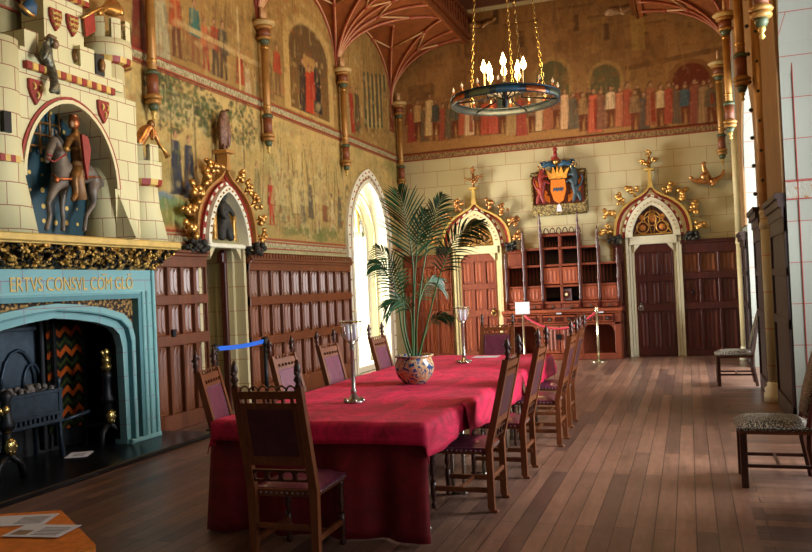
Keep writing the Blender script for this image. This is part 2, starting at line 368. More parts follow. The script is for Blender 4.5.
    def build(s, name, mats, parent=None, world=True, loc=None, rot=None):
        off = Vector((0, 0, 0))
        if parent is not None and world:
            p = parent
            while p is not None: off += p.location; p = p.parent
        elif parent is None and world and s.v:
            a = np.array(s.v); off = Vector(((a[:, 0].min()+a[:, 0].max())/2, (a[:, 1].min()+a[:, 1].max())/2, a[:, 2].min()))
        if not world: off = Vector((0, 0, 0))
        o = bpy.data.objects.new(name, s.mesh(name, mats, off)); COL.objects.link(o)
        if parent is not None: o.parent = parent
        elif world: o.location = off
        if loc is not None: o.location = loc
        if rot is not None: o.rotation_euler = rot
        return o
def tag(o, label=None, cat=None, group=None, kind=None):
    if label: o['label'] = label
    if cat: o['category'] = cat
    if group: o['group'] = group
    if kind: o['kind'] = kind
    return o
def empty(name, loc=(0, 0, 0), label=None, cat=None, group=None, rz=0.0, kind=None):
    o = bpy.data.objects.new(name, None); COL.objects.link(o); o.location = loc; o.rotation_euler = (0, 0, rz); o.empty_display_size = 0.1
    return tag(o, label, cat, group, kind)
def struct(mb, name, mats, parent=None):
    return tag(mb.build(name, mats, parent), kind='structure')
def copy_tree(o, parent=None):
    c = o.copy(); COL.objects.link(c)
    if parent is not None: c.parent = parent
    for ch in list(o.children): copy_tree(ch, c)
    return c
def place(o, loc, rz=0.0, label=None, group=None):
    o.location = loc; o.rotation_euler = (0, 0, rz)
    if label: o['label'] = label
    if group: o['group'] = group
    return o
# wall frames: (u, z, d) with d = distance out from the wall into the hall
def WL(x0): return lambda u, z, d: (x0+d, u, z)
def WB(y0): return lambda u, z, d: (u, y0-d, z)
def WR(x0): return lambda u, z, d: (x0-d, u, z)
def skin(name, verts, edges, radii, mat, parent=None, fn=None, sub=2, world=True, root=0, extra=None):
    """one continuous figure grown round a skeleton; extra(MB) may add small shapes to the same mesh"""
    if fn: verts = [fn(*v) for v in verts]
    me = bpy.data.meshes.new('tmp'); me.from_pydata([tuple(v) for v in verts], edges, [])
    o = bpy.data.objects.new('tmp', me); COL.objects.link(o)
    m = o.modifiers.new('s', 'SKIN'); m.use_smooth_shade = True
    for i, v in enumerate(me.skin_vertices[0].data):
        r = radii[i]; v.radius = (r, r) if not isinstance(r, tuple) else r; v.use_root = (i == root)
    if sub: q = o.modifiers.new('u', 'SUBSURF'); q.levels = sub; q.render_levels = sub
    dg = bpy.context.evaluated_depsgraph_get(); dg.update(); ev = o.evaluated_get(dg); out = ev.to_mesh()
    mb = MB(); mb.add([v.co[:] for v in out.vertices], [tuple(p.vertices) for p in out.polygons], True)
    ev.to_mesh_clear(); bpy.data.objects.remove(o); bpy.data.meshes.remove(me)
    if extra: extra(mb)
    return mb.build(name, mat, parent, world)
def smoothcurve(pts, n=6):
    out = []; P_ = [Vector(p) for p in pts]; P_ = [P_[0]*2-P_[1]]+P_+[P_[-1]*2-P_[-2]]
    for i in range(1, len(P_)-2):
        a, b, c, d = P_[i-1:i+3]
        for k in range(n):
            t = k/n; out.append(0.5*((2*b)+(c-a)*t+(2*a-5*b+4*c-d)*t*t+(3*b-a-3*c+d)*t**3))
    out.append(P_[-2]); return out
# arch curves: list of (u, z) from the right foot over the apex to the left foot
def round_arch(uc, w, zs, za, n=14, foot=None, pt=0.12):
    r = []
    for i in range(n+1):
        t = PI*i/n; x = math.cos(t); y = math.sin(t); y = y*(1-pt)+pt*(1-abs(x))**0.9
        r.append((uc+w*x, zs+(za-zs)*y))
    if foot is not None: r = [(uc+w, foot)]+r+[(uc-w, foot)]
    return r
OG = [(1, 0), (.99, .14), (.95, .3), (.87, .45), (.75, .575), (.6, .675), (.44, .75), (.29, .81), (.17, .865), (.08, .93), (.02, 1.0)]
def ogee(uc, w, zs, za, foot=None):
    r = [(uc+w*a, zs+(za-zs)*b) for a, b in OG]+[(uc-w*a, zs+(za-zs)*b) for a, b in OG[::-1]]
    if foot is not None: r = [(uc+w, foot)]+r+[(uc-w, foot)]
    return r
def offset_curve(c, d):
    out = []; n = len(c)
    for i in range(n):
        a = Vector(c[max(i-1, 0)]); b = Vector(c[min(i+1, n-1)]); t = (b-a); t = t.normalized() if t.length > 1e-9 else Vector((0, 1)); nn = Vector((t.y, -t.x))
        out.append((c[i][0]+nn.x*d, c[i][1]+nn.y*d))
    return out

# ------------------------------------------------------------------ mural painter (a grid mesh whose vertices hold the paint)
class Mural:
    def __init__(s, u0, u1, z0, z1, res, top, bot, seed=1):
        s.u0, s.u1, s.z0, s.z1 = u0, u1, z0, z1; s.nu = int((u1-u0)/res)+1; s.nz = int((z1-z0)/res)+1
        s.U, s.Z = np.meshgrid(np.linspace(u0, u1, s.nu), np.linspace(z0, z1, s.nz)); s.r = np.random.RandomState(seed)
        t = ((s.Z-z0)/(z1-z0))[..., None]; s.c = np.array(bot)[None, None]*(1-t)+np.array(top)[None, None]*t
        s.c = s.c*(0.8+0.4*s.fbm(3.0))[..., None]
    def fbm(s, f, oct=4):
        o = np.zeros_like(s.U); a = 0.5
        for k in range(oct):
            g = s.r.rand(64, 64); x = (s.U-s.u0)*f+3.3*k; y = (s.Z-s.z0)*f+1.7*k
            xi = np.floor(x).astype(int); yi = np.floor(y).astype(int); fx = x-xi; fy = y-yi; fx = fx*fx*(3-2*fx); fy = fy*fy*(3-2*fy)
            q = lambda i, j: g[(yi+j) % 64, (xi+i) % 64]
            o += a*((q(0, 0)*(1-fx)+q(1, 0)*fx)*(1-fy)+(q(0, 1)*(1-fx)+q(1, 1)*fx)*fy); a *= .5; f *= 2
        return o
    def blend(s, m, col, k=1.0):
        m = np.clip(m*k, 0, 1)[..., None]; s.c = s.c*(1-m)+np.array(col)[None, None]*m
    def win(s, a, b, c, d):
        fu = (s.nu-1)/(s.u1-s.u0); fz = (s.nz-1)/(s.z1-s.z0)
        i0, i1 = max(0, int((a-s.u0)*fu)-1), min(s.nu, int((b-s.u0)*fu)+2); j0, j1 = max(0, int((c-s.z0)*fz)-1), min(s.nz, int((d-s.z0)*fz)+2)
        return (slice(j0, max(j0, j1)), slice(i0, max(i0, i1)))
    def wblend(s, w, m, col, k):
        m = np.clip(m*k, 0, 1)[..., None]; s.c[w] = s.c[w]*(1-m)+np.array(col)[None, None]*m
    def ell(s, u, z, ru, rz, col, k=1.0, soft=0.25, rag=0.0):
        w = s.win(u-ru*1.6, u+ru*1.6, z-rz*1.6, z+rz*1.6); d = np.sqrt(((s.U[w]-u)/ru)**2+((s.Z[w]-z)/rz)**2)
        if rag: d = d+(s.rag[w]-0.5)*rag
        s.wblend(w, np.clip((1-d)/soft, 0, 1), col, k)
    def dabs(s, n, u0, u1, z0, z1, cols, size=(.03, .09), k=.4):
        for _ in range(n):
            c = cc(s.r.choice(cols)); u = s.r.uniform(u0, u1); z = s.r.uniform(z0, z1); a = s.r.uniform(*size)
            if s.r.rand() < .5: s.ell(u, z, a, a*s.r.uniform(.3, 1), c, k, .6)
            else: s.taper(u, z, z+a*2.5, a*.25, a*.1, c, k, s.r.uniform(-.5, .5)*a)
    def quad(s, u0, u1, z0, z1, col, k=1.0, slope=0.0, soft=0.012):
        z = s.Z-slope*(s.U-u0); m = np.clip((s.U-u0)/soft+.5, 0, 1)*np.clip((u1-s.U)/soft+.5, 0, 1)*np.clip((z-z0)/soft+.5, 0, 1)*np.clip((z1-z)/soft+.5, 0, 1)
        s.blend(m, col, k)
    def taper(s, u, z0, z1, w0, w1, col, k=1.0, lean=0.0):
        mw = max(w0, w1)+abs(lean)+.03; W3 = s.win(u-mw, u+mw, z0-.02, z1+.02); Zw = s.Z[W3]
        t = (Zw-z0)/(z1-z0); c = u+lean*t; w = w0+(w1-w0)*t; m = np.clip((w-abs(s.U[W3]-c))/0.015+.5, 0, 1)*((t > 0) & (t < 1)); s.wblend(W3, m*(0.72+0.5*s.rag[W3]), col, k)
    def figure(s, u, z, h, robe, skin_=(.42, .22, .1), legs=None, hair=(.12, .05, .02), lean=0.0, fold=None, w=1.0):
        q = tuple(x*.55 for x in robe); zb = z+(h*.42 if legs else 0)
        s.taper(u, z-.01*h, z+.02*h, .2*h*w, .2*h*w, (.1, .05, .02), .5)
        if legs:
            for sg in (-1, 1): s.taper(u+sg*.075*h, z, z+.46*h, .035*h, .055*h, legs, .95, -sg*.03*h)
        s.taper(u, zb, z+.82*h, (.15 if legs else .18)*h*w, .105*h*w, q, .9, lean*h)
        s.taper(u+.01*h, zb, z+.82*h, (.13 if legs else .155)*h*w, .085*h*w, robe, .95, lean*h)
        for sg in (-1, .2, 1): s.taper(u+sg*.06*h*w, zb, z+.7*h, .012*h, .006*h, q, .7, lean*h)
        s.ell(u+lean*h, z+.77*h, .12*h*w, .07*h, robe, .9)
        if fold: s.taper(u+.04*h, zb+.08*h, z+.72*h, .06*h*w, .03*h, fold, .9, lean*h)
        s.taper(u+lean*h+.12*h*w, z+.5*h, z+.76*h, .03*h, .04*h, q, .8, -.04*h); s.ell(u+lean*h+.15*h*w, z+.52*h, .03*h, .03*h, skin_, .9)
        s.ell(u+lean*h, z+.92*h, .058*h, .078*h, hair, .95); s.ell(u+lean*h+.012*h, z+.905*h, .043*h, .058*h, skin_, .95)
    def tree(s, u, z, h, r, col, trunk=(.1, .05, .02)):
        s.taper(u, z, z+h, .025*h, .012*h, trunk, .9)
        for k in range(150):
            a = s.r.uniform(0, 6.28); q = r*s.r.uniform(0, 1)**.5; sz = s.r.uniform(.025, .065)
            s.ell(u+math.cos(a)*q*1.2, z+h+math.sin(a)*q, sz, sz*.7, tuple(x*s.r.uniform(.5, 1.6) for x in col), .65, .5)
    def build(s, name, fn, parent):
        n, m = s.nu, s.nz; V = [fn(u, z, 0.006) for u, z in zip(s.U.ravel(), s.Z.ravel())]
        idx = np.arange(n*m).reshape(m, n); F = np.stack([idx[:-1, :-1], idx[:-1, 1:], idx[1:, 1:], idx[1:, :-1]], -1).reshape(-1, 4)
        off = parent.location if parent is not None else Vector((0, 0, 0))
        me = bpy.data.meshes.new(name); me.from_pydata([(v[0]-off[0], v[1]-off[1], v[2]-off[2]) for v in V], [], F.tolist())
        a = me.color_attributes.new('paint', 'FLOAT_COLOR', 'POINT'); c = np.ones((n*m, 4), np.float32); c[:, :3] = np.clip(s.c.reshape(-1, 3), 0, 1); a.data.foreach_set('color', c.ravel())
        me.materials.append(MT['paint']); me.update(); o = bpy.data.objects.new(name, me); COL.objects.link(o)
        if parent is not None: o.parent = parent
        return o
# ================================================================== THE SETTING
fl = MB(); fl.box(XL-2.2, 2.4, YN, YB+0.3, -0.12, 0); struct(fl, 'floor', 'floor')

# ---- left wall: door opening u 9.17..10.11, window recess arch u 14.0..15.8
WT = 0.35
DO = (9.17, 10.11, 2.25); AO = (14.9, 0.88)
arch_in = round_arch(14.9, 0.88, 2.65, 3.74, 18)
wl = MB(WL(XL))
for a, b, c, d in ((YN, 5.05, 0, 7.6), (5.05, 7.2, 1.5, 2.2), (5.05, 7.2, 3.72, 7.6), (7.2, 8.9, 0, 7.6), (5.05, 5.5, 2.2, 3.72), (6.95, 7.2, 2.2, 3.72), (8.9, 10.0, 2.25, 7.6), (10.0, 14.02, 0, 7.6), (15.78, YB, 0, 7.6)): wl.slab(a, b, c, d, -WT, 0)
wl.band(arch_in, [(u, 7.6) for u, z in arch_in], -WT, 0)
WLo = struct(wl, 'wall_left', 'olive')
# mural on the left wall, lower tier
def cc(*a): return tuple(lin(x)[:3] for x in a) if len(a) > 1 else lin(a[0])[:3]
ml = Mural(7.0, 16.88, 2.42, 4.42, 0.022, cc('b89c5c'), cc('9c8448'), 3)
ml.rag = ml.fbm(5.0)
def at(f, px, py, *a, **k): u, z = L(px, py); return getattr(ml, f)(u, z, *a, **k)
for _ in range(70):
    ml.ell(ml.r.uniform(7, 16.8), ml.r.uniform(2.5, 4.4), ml.r.uniform(.15, .6), ml.r.uniform(.08, .3), cc(ml.r.choice(['8a7a40', '6a7038', 'b4a066', '9a8a50', 'a88a58'])), .35, .5, .8)
for _ in range(60): # hanging drapery-like rocks
    u = ml.r.uniform(11, 16.6); ml.taper(u, ml.r.uniform(2.5, 3.4), ml.r.uniform(3.5, 4.3), .03, .015, cc(ml.r.choice(['5a5228', 'b4a060', '6e5a30'])), .35, ml.r.uniform(-.2, .2))
at('ell', 158, 225, .5, .3, cc('c07848'), .8, .4, 1.0); at('ell', 160, 200, .4, .12, cc('4a7080'), .8, .3, .6); at('ell', 172, 212, .5, .2, cc('6a7a38'), .8, .3, .8)
at('ell', 205, 185, .5, .5, cc('b07840'), .5, .5, 1.0); at('ell', 170, 105, .7, .25, cc('a89a68'), .6)
for px, py, h, r in ((172, 165, .75, .35), (196, 170, .95, .42), (212, 160, .6, .3), (245, 185, .9, .35), (160, 130, .6, .25)):
    u, z = L(px, py); ml.tree(u, z, h, r, cc('3c4420'))
for px, py in ((177, 194), (190, 198)): at('figure', px, py, .82, cc('34363c'), w=.95)
at('figure', 150, 205, .7, cc('5a4a58'))
at('figure', 272, 225, .75, cc('a02c18'), legs=cc('a02c18'), w=1.2)
for px, py, c in ((258, 208, '8a7a48'), (284, 222, 'a09058'), (296, 214, 'c0a868'), (303, 226, '7a6a48'), (311, 218, '60543c'), (318, 230, 'b49c60'), (325, 222, '86502c'), (333, 232, 'c0a870'), (340, 228, '6c6444'), (398, 250, '7a6a48')):
    at('figure', px, py, .7, cc(c), w=.9)
for px in range(262, 342, 6): u, z = L(px, 215); ml.taper(u, z, z+ml.r.uniform(.9, 1.3), .012, .008, cc('4a3a20'), .8, ml.r.uniform(-.2, .2))
for px in (280, 300, 322): u, z = L(px, 205); ml.taper(u, z, z+.9, .32, .03, cc('b8a468'), .55)
for _ in range(26): ml.ell(ml.r.uniform(9.5, 16), ml.r.uniform(2.5, 2.7), .25, .08, cc('6a6a34'), .7, .3, 1.0)
ml.dabs(1500, 7, 16.8, 2.5, 4.3, ['8a7a40', '6a6a38', 'b8a870', '5a5030', 'a08850', '94603a', '7c7c58', 'c0b078'], (.03, .1), .35)
ml.dabs(500, 11, 16.6, 2.5, 3.7, ['5a4a2c', 'c0a868', '864a28', '4a4a38', 'b49c60'], (.03, .09), .5)
ml.quad(7, 16.9, 4.385, 4.42, cc('7a2c18')); ml.quad(7, 16.9, 2.42, 2.45, cc('8a3420'))
def mask_build(m, name, fn, parent, test):
    o = m.build(name, fn, parent); bm = bmesh.new(); bm.from_mesh(o.data); U = m.U.ravel(); Z = m.Z.ravel(); bm.verts.ensure_lookup_table()
    dead = [f for f in bm.faces if test(U[f.verts[0].index], Z[f.verts[0].index])]
    bmesh.ops.delete(bm, geom=dead, context='FACES'); bm.to_mesh(o.data); bm.free(); return o
mask_build(ml, 'painted_mural_lower', WL(XL), WLo, lambda u, z: abs(u-14.9) < 0.9 and z < 2.65+1.1*math.sqrt(max(0, 1-((u-14.9)/0.9)**2)))['kind'] = 'structure'
# upper tier
ML0 = ml
ml = Mural(4.5, 16.88, 4.54, 7.4, 0.026, cc('a07c40'), cc('94743c'), 5); ml.rag = ml.fbm(4.0)
for _ in range(60): ml.ell(ml.r.uniform(5, 16.8), ml.r.uniform(4.6, 7.3), ml.r.uniform(.2, .7), ml.r.uniform(.1, .4), cc(ml.r.choice(['7a5a2c', 'b08c4c', '8c6c38', 'a88a50', '6e4c24'])), .4, .5, .8)
for px, py, h, c, lg in ((140, 58, 1.3, '6a2a18', None), (162, 58, 1.35, '9c9068', None), (177, 58, 1.4, 'a04a20', '5a3018'), (196, 64, 1.35, '3c6858', '7a4a28'), (206, 70, 1.1, 'b0663a', '8a3020'), (216, 76, 1.25, '9a3c20', '4a3a28'), (224, 80, 1.3, '5a4c34', '3c2c1c'), (240, 84, .9, 'a03c1c', None), (248, 98, .8, 'b8a070', None), (256, 104, .7, '9c8450', None), (278, 96, 1.3, 'a44424', '6a4a28'), (270, 98, 1.0, '7a6030', None)):
    at('figure', px, py, h*.66, cc(c), legs=cc(lg) if lg else None, w=1.15)
u, z = L(232, 50); ml.quad(u-1.3, u+.8, z-.03, z+.05, cc('c0a468'), .7, -.02); u, z = L(240, 96); ml.quad(u-.02, u+.04, z, z+1.3, cc('c4ac70'), .8)
for px in (222, 212): u, z = L(px, 70); ml.taper(u, z, z+1.8, .012, .012, cc('4a3418'), .7, .3)
u, z = L(311, 112) # arched gateway with figures
ml.quad(u-.95, u+.95, z-.1, z+1.05, cc('b49454')); ml.ell(u, z+1.05, .98, .62, cc('b49454'), .95, .1); ml.quad(u-.75, u+.75, z-.05, z+1.0, cc('6a4c20')); ml.ell(u, z+1.0, .78, .5, cc('5e4420'), 1, .1)
ml.quad(u-.22, u+.22, z, z+.95, cc('a47c40')); at('figure', 304, 112, .95, cc('3a2c1c')); at('figure', 310, 113, .85, cc('b03c1c'), w=1.2); at('figure', 318, 113, .95, cc('1e1a18')); at('figure', 313, 100, .6, cc('a03018'))
for k in range(6): u, z = L(366+4*k, 128-0*k); ml.taper(u, z, z+1.15, .07, .05, cc('2e4430'), .8); ml.taper(u+.12, z, z+1.1, .06, .04, cc('b49a58'), .8)
for px, c in ((352, '9a3018'), (358, '5a4a2c'), (386, 'a07a40'), (392, '7a3018'), (348, 'a08450')): at('figure', px, 132, .9, cc(c))
for _ in range(16): u = ml.r.uniform(11.5, 16.5); ml.taper(u, 5.2, 6.6, .015, .01, cc('5a3c1c'), .5, ml.r.uniform(-.1, .1))
ml.dabs(2000, 6, 16.8, 4.6, 7.2, ['7a5a2c', 'b8985c', '8c5a30', 'c0a468', '5a4020', '9a4a24', '6a6038'], (.03, .12), .35)
ml.quad(4, 17, 4.54, 4.57, cc('7a2c18'))
ml.build('painted_mural_upper', WL(XL), WLo)['kind'] = 'structure'
tr = MB(WL(XL)); tr.slab(4.5, YB, 4.44, 4.53, 0, 0.02); struct(tr, 'trim_1', 'script_l')
tr = MB(WL(XL)); tr.slab(4.5, YB, 4.53, 4.55, 0, 0.03); tr.slab(4.5, YB, 4.42, 4.44, 0, 0.03); struct(tr, 'trim_2', 'ribred')
for n, (a, b) in enumerate(((7.6, 8.7), (10.3, 13.7))):
    tr = MB(WL(XL)); tr.slab(a, b, 2.3, 2.38, 0, 0.015); o = struct(tr, 'trim_%d' % (3+2*n), 'script_l')
    tr = MB(WL(XL)); tr.slab(a, b, 2.38, 2.4, 0, 0.02); tr.slab(a, b, 2.285, 2.3, 0, 0.02); struct(tr, 'trim_%d' % (4+2*n), 'ribred')
# passage behind the left door opening
ps = MB(); ps.box(-7.7, XL-WT-.001, 9.86, 10.0, 0, 2.5); ps.box(-7.7, XL-WT-.001, 8.78, 8.9, 0, 2.5); ps.box(-7.8, -7.7, 8.8, 10.0, 0, 2.5); ps.box(-7.7, XL-WT-.001, 8.8, 10.0, 2.5, 2.6)
struct(ps, 'wall_passage', 'stone')
# window recess behind the arch of the left wall
rc = MB()
def quadp(mb, a, b, c, d, t=(0, .0, 0)): mb.add([a, b, c, d], [(0, 1, 2, 3)])
rc.box(-8.0, -6.34, 15.55, 15.75, 0, 4.3); rc.box(-8.0, -6.34, 13.2, 13.4, 0, 4.3); rc.box(-8.0, -6.34, 13.2, 15.75, 4.2, 4.3)
rc.box(-8.1, -8.0, 13.2, 15.75, 0, .9); rc.box(-8.1, -8.0, 13.2, 13.7, 0, 4.3); rc.box(-8.1, -8.0, 15.2, 15.75, 0, 4.3); rc.box(-8.1, -8.0, 13.2, 15.75, 3.9, 4.3)
struct(rc, 'wall_recess', 'creamwhite')
# splayed jambs of the recess arch
sj = MB()
for s, u0, u1 in ((1, 15.78, 15.55), (-1, 14.02, 13.4)):
    sj.add([(XL-.0, u0, 0), (XL-.55, u1 if s > 0 else 13.75, 0), (XL-.55, u1 if s > 0 else 13.75, 4.2), (XL, u0, 3.0)], [(0, 1, 2, 3)])
w3 = MB(); w3.box(-8.06, -8.04, 13.7, 15.2, .9, 3.9); struct(w3, 'window_1', 'window')
wf = MB()
for y in (13.7, 14.18, 14.68, 15.16): wf.box(-8.03, -7.95, y, y+.06, .9, 3.9)
wf.box(-8.03, -7.95, 13.7, 15.22, 2.4, 2.47); struct(wf, 'trim_7', 'creamwhite')
st = MB(); st.box(-8.0, -6.0, 13.4, 15.55, 0.0, .12, .01); struct(st, 'trim_8', 'creamwhite')

# ---- far wall
wb = MB(); wb.box(XL-.4, 2.3, YB, YB+.3, 0, 7.6); WBo = struct(wb, 'wall_back', 'stone')
def at(f, px, py, *a, **k): u, z = B(px, py); return getattr(ml, f)(u, z, *a, **k)
ml = Mural(XL, 1.0, 4.56, 7.5, 0.022, cc('8a6234'), cc('b0824c'), 9); ml.rag = ml.fbm(4.0)
for _ in range(50): ml.ell(ml.r.uniform(-6, 1), ml.r.uniform(5.2, 7.4), ml.r.uniform(.2, .8), ml.r.uniform(.1, .4), cc(ml.r.choice(['6a4420', '86602e', '7a5226', '58381a', '94703a'])), .35, .5, .8)
def archp(px, py, w, h, inner, ring='a07c44'):
    u, z = B(px, py); ml.quad(u-w*1.25, u+w*1.25, z, z+h, cc(ring), .6); ml.ell(u, z+h, w*1.28, w*1.28, cc(ring), .8, .06); ml.quad(u-w, u+w, z, z+h, cc(inner), .9); ml.ell(u, z+h, w, w, cc(inner), 1, .06)
u, z = B(465, 125); ml.quad(-6, 1, 4.56, 5.05, cc('a0703a'), .6, .0, .05)
u, z = B(510, 60)
for px, h in ((470, 1.6), (500, 2.3), (525, 1.8), (580, 2.1), (610, 1.9), (650, 1.7)):
    u, z = B(px, 108); ml.quad(u-.35, u+.35, z, z+h, cc('7c5628'), .45); ml.quad(u-.38, u+.38, z+h, z+h+.05, cc('5a3818'), .6); ml.quad(u-.06, u+.06, z+h-.5, z+h-.15, cc('3c2410'), .7)
archp(553, 98, .34, .45, '5c5430'); archp(606, 98, .3, .4, '5c5430'); archp(692, 98, .36, .35, '6a2c12', '7c5226'); u, z = B(640, 35); ml.quad(u-.18, u+.1, z-.3, z+.5, cc('a07c3c'), .7)
ml.quad(B(625, 70)[0], 1, B(650, 68)[1], B(650, 66)[1]+.06, cc('5a3818'), .6, .08); ml.quad(B(436, 86)[0], B(460, 86)[0], 5.3, 5.42, cc('a8884c'), .6, .6)
ml.quad(B(408, 80)[0], B(434, 80)[0], 5.6, 6.1, cc('4c3018'), .45)
cr = [(412, '8a2c14'), (419, 'b08a50'), (425, '5c4a2c'), (431, 'c0a068'), (437, '3c3c2c'), (444, '8c3a1c'), (450, '5c4c2e'), (456, '4a4a34'), (463, 'a8502c'), (470, 'c8a87c'), (478, '5a4026'), (486, 'a03c1c'), (494, 'a8432a'), (503, '3a4a3a'), (512, '9c7844'), (522, '90341c'), (533, '6c5230'), (541, 'c0a070'), (549, '96542c'), (558, '7c4a2a'), (566, 'c89c6c'), (574, '5a4a30'), (584, '8c6434'), (595, 'b0502c'), (602, '7a4a2c'), (612, 'c4a478'), (621, 'a86038'), (629, '94401e'), (636, '7e5c34'), (645, '4c3c2c'), (652, '8a5028'), (662, 'c4a474'), (670, '963c1c'), (678, '5e4a30'), (686, '3a4c50'), (696, '7c3c22'), (705, '8c6a40'), (712, '5a4628')]
for i in range(26): px = 410+i*12; at('figure', px, 125-(px-406)*.06, .55, cc(ml.r.choice(['6a4824', '7c5a30', '8a4a26'])), w=1.2)
for i, (px, c) in enumerate(cr):
    j = ml.r.uniform(-3, 3); yy = 140-(px-406)*.056+j
    ml.r.rand(); at('figure', px, yy, ml.r.uniform(.78, .98), tuple(v*1.35+.02 for v in cc(c)), legs=cc('6a3418') if i % 3 == 1 else None, fold=cc('8c2c14') if i % 7 == 2 else None, w=ml.r.uniform(.75, 1.0))
ml.dabs(900, -6, 1, 4.75, 5.7, ['b8884c', '7a4824', 'c89c60', '94441e', '5a4428', 'a8703c'], (.02, .06), .2)
ml.dabs(900, -6, 1, 5.6, 7.4, ['8a5c2c', '6e4820', 'a87840', '5c3c1c'], (.04, .16), .3)
ml.quad(-6, 1, 4.56, 4.6, cc('5e2c14'))
ml.build('painted_mural_far', WB(YB), WBo)['kind'] = 'structure'
tr = MB(WB(YB)); tr.slab(XL, XR, 4.43, 4.54, 0, 0.02); struct(tr, 'trim_9', inscription('painted_inscription_far', '94784a', '6e4c2c'))
tr = MB(WB(YB)); tr.slab(XL, XR, 4.54, 4.56, 0, 0.03); tr.slab(XL, XR, 4.41, 4.43, 0, 0.03); struct(tr, 'trim_10', 'ribred')

# ---- right wall: piers between deep window embrasures
FRZ = (12.1, 14.6); NRZ = (6.2, 8.98); RRZ = (1.6, 5.0)
wr = MB(WR(0.98)); T1 = 2.2
for a, b in ((14.6, YB), (8.98, 12.1), (5.0, 6.2)): wr.slab(a, b, 0, 7.6, -1.25, 0)
wr.slab(0.6, 1.6, 0, 7.6, -1.25, 0); wr.slab(YN, -1.9, 0, 7.6, -1.25, 0)
for (a, b), zs, za in ((FRZ, 3.3, 4.55), (NRZ, 3.6, 5.2), (RRZ, 3.6, 5.2), ((-1.9, .6), 3.6, 5.2)):
    c = round_arch((a+b)/2, (b-a)/2, zs, za, 14); wr.band(c, [(u, 7.6) for u, z in c], -1.25, 0); wr.slab(a, b, 0, .55, -1.25, -1.1)
WRo = struct(wr, 'wall_right', 'reveal')
for n, (a, b) in enumerate((FRZ, NRZ, RRZ, (-1.9, .6))):
    w = MB(WR(0.98)); w.slab(a, b, .55, 5.2, -1.3, -1.28); struct(w, 'window_%d' % (n+2), 'window')
# stone face of the upper right wall, warm plaster
wf = MB(WR(0.98)); 
for a, b in ((14.6, 15.6), (10.9, 12.1)): wf.slab(a, b, 2.4, 7.5, 0, .03)
for (a, b), zs, za in ((FRZ, 3.3, 4.55),):
    c = round_arch((a+b)/2, (b-a)/2+.02, zs, za, 14); wf.band(c, [(u, 7.5) for u, z in c], 0, .03)
wf.slab(9.0, 10.6, 2.4, 7.5, 0, .03); struct(wf, 'trim_11', plain('ochre_plaster', '86643a', .7, var=.12, ns=3))

tr = MB(); tr.box(.98, 2.2, 8.972, 8.98, 2.33, 2.5); struct(tr, 'trim_17', carved('orange_rosette_band', '8e8c7e', '8e6430', 14, .4, 0.0))
tr = MB(); tr.box(.98, 2.2, 8.968, 8.98, 2.50, 2.512); tr.box(.98, 2.2, 8.968, 8.98, 2.318, 2.33); tr.box(1.09, 1.098, 8.968, 8.98, 0, 6); struct(tr, 'trim_18', 'red')
# ---- ceiling: boards, two long beams, fan coving on both sides
ce = MB(); ce.box(XL-.3, 2.2, YN, YB+.3, 7.6, 7.7); struct(ce, 'ceiling', plain('dark_ceiling_boards', '5a2c14', .6, var=.2))
HB, ZC = 1.2, 5.7
BX = {1: -4.35, -1: -0.65}; WX = {1: -5.99, -1: 0.99}
for s in (1, -1):
    bm_ = MB(); x = BX[s]; bm_.box(x-.05, x+.05, YN, YB, 6.86, 7.05); bm_.box(x+s*.03-.05, x+s*.03+.05, YN, YB, 7.05, 7.12); bm_.box(x-.03, x+.03, YN, YB, 7.12, 7.6)
    struct(bm_, 'trim_%d' % (12 if s > 0 else 13), 'brick')
    r = MB(); r.box(x+s*.06, x+s*.10, 6, YB, 6.84, 6.88); y = 6.2
    while y < YB: r.lathe([(.02, 0), (.035, .05), (.02, .12), (.03, .2), (.018, .34), (.03, .4)], (x+s*.14, y, 6.98), 6); y += .2
    r.box(x+s*.10, x+s*.18, 6, YB, 7.38, 7.44); r.box(x+s*.10, x+s*.18, 6, YB, 6.93, 6.98); struct(r, 'trim_%d' % (14 if s > 0 else 15), 'mahog')
def vaultpt(s, yc, th, a):
    W_ = abs(BX[s]-WX[s]); d = min(W_/max(1e-4, math.cos(th)), 1.45/max(1e-4, abs(math.sin(th)))); q = d*(1-math.cos(a)); h = HB*math.sin(a)
    return Vector((WX[s]+s*(.05*0+q*math.cos(th)), yc+q*math.sin(th), ZC+h))
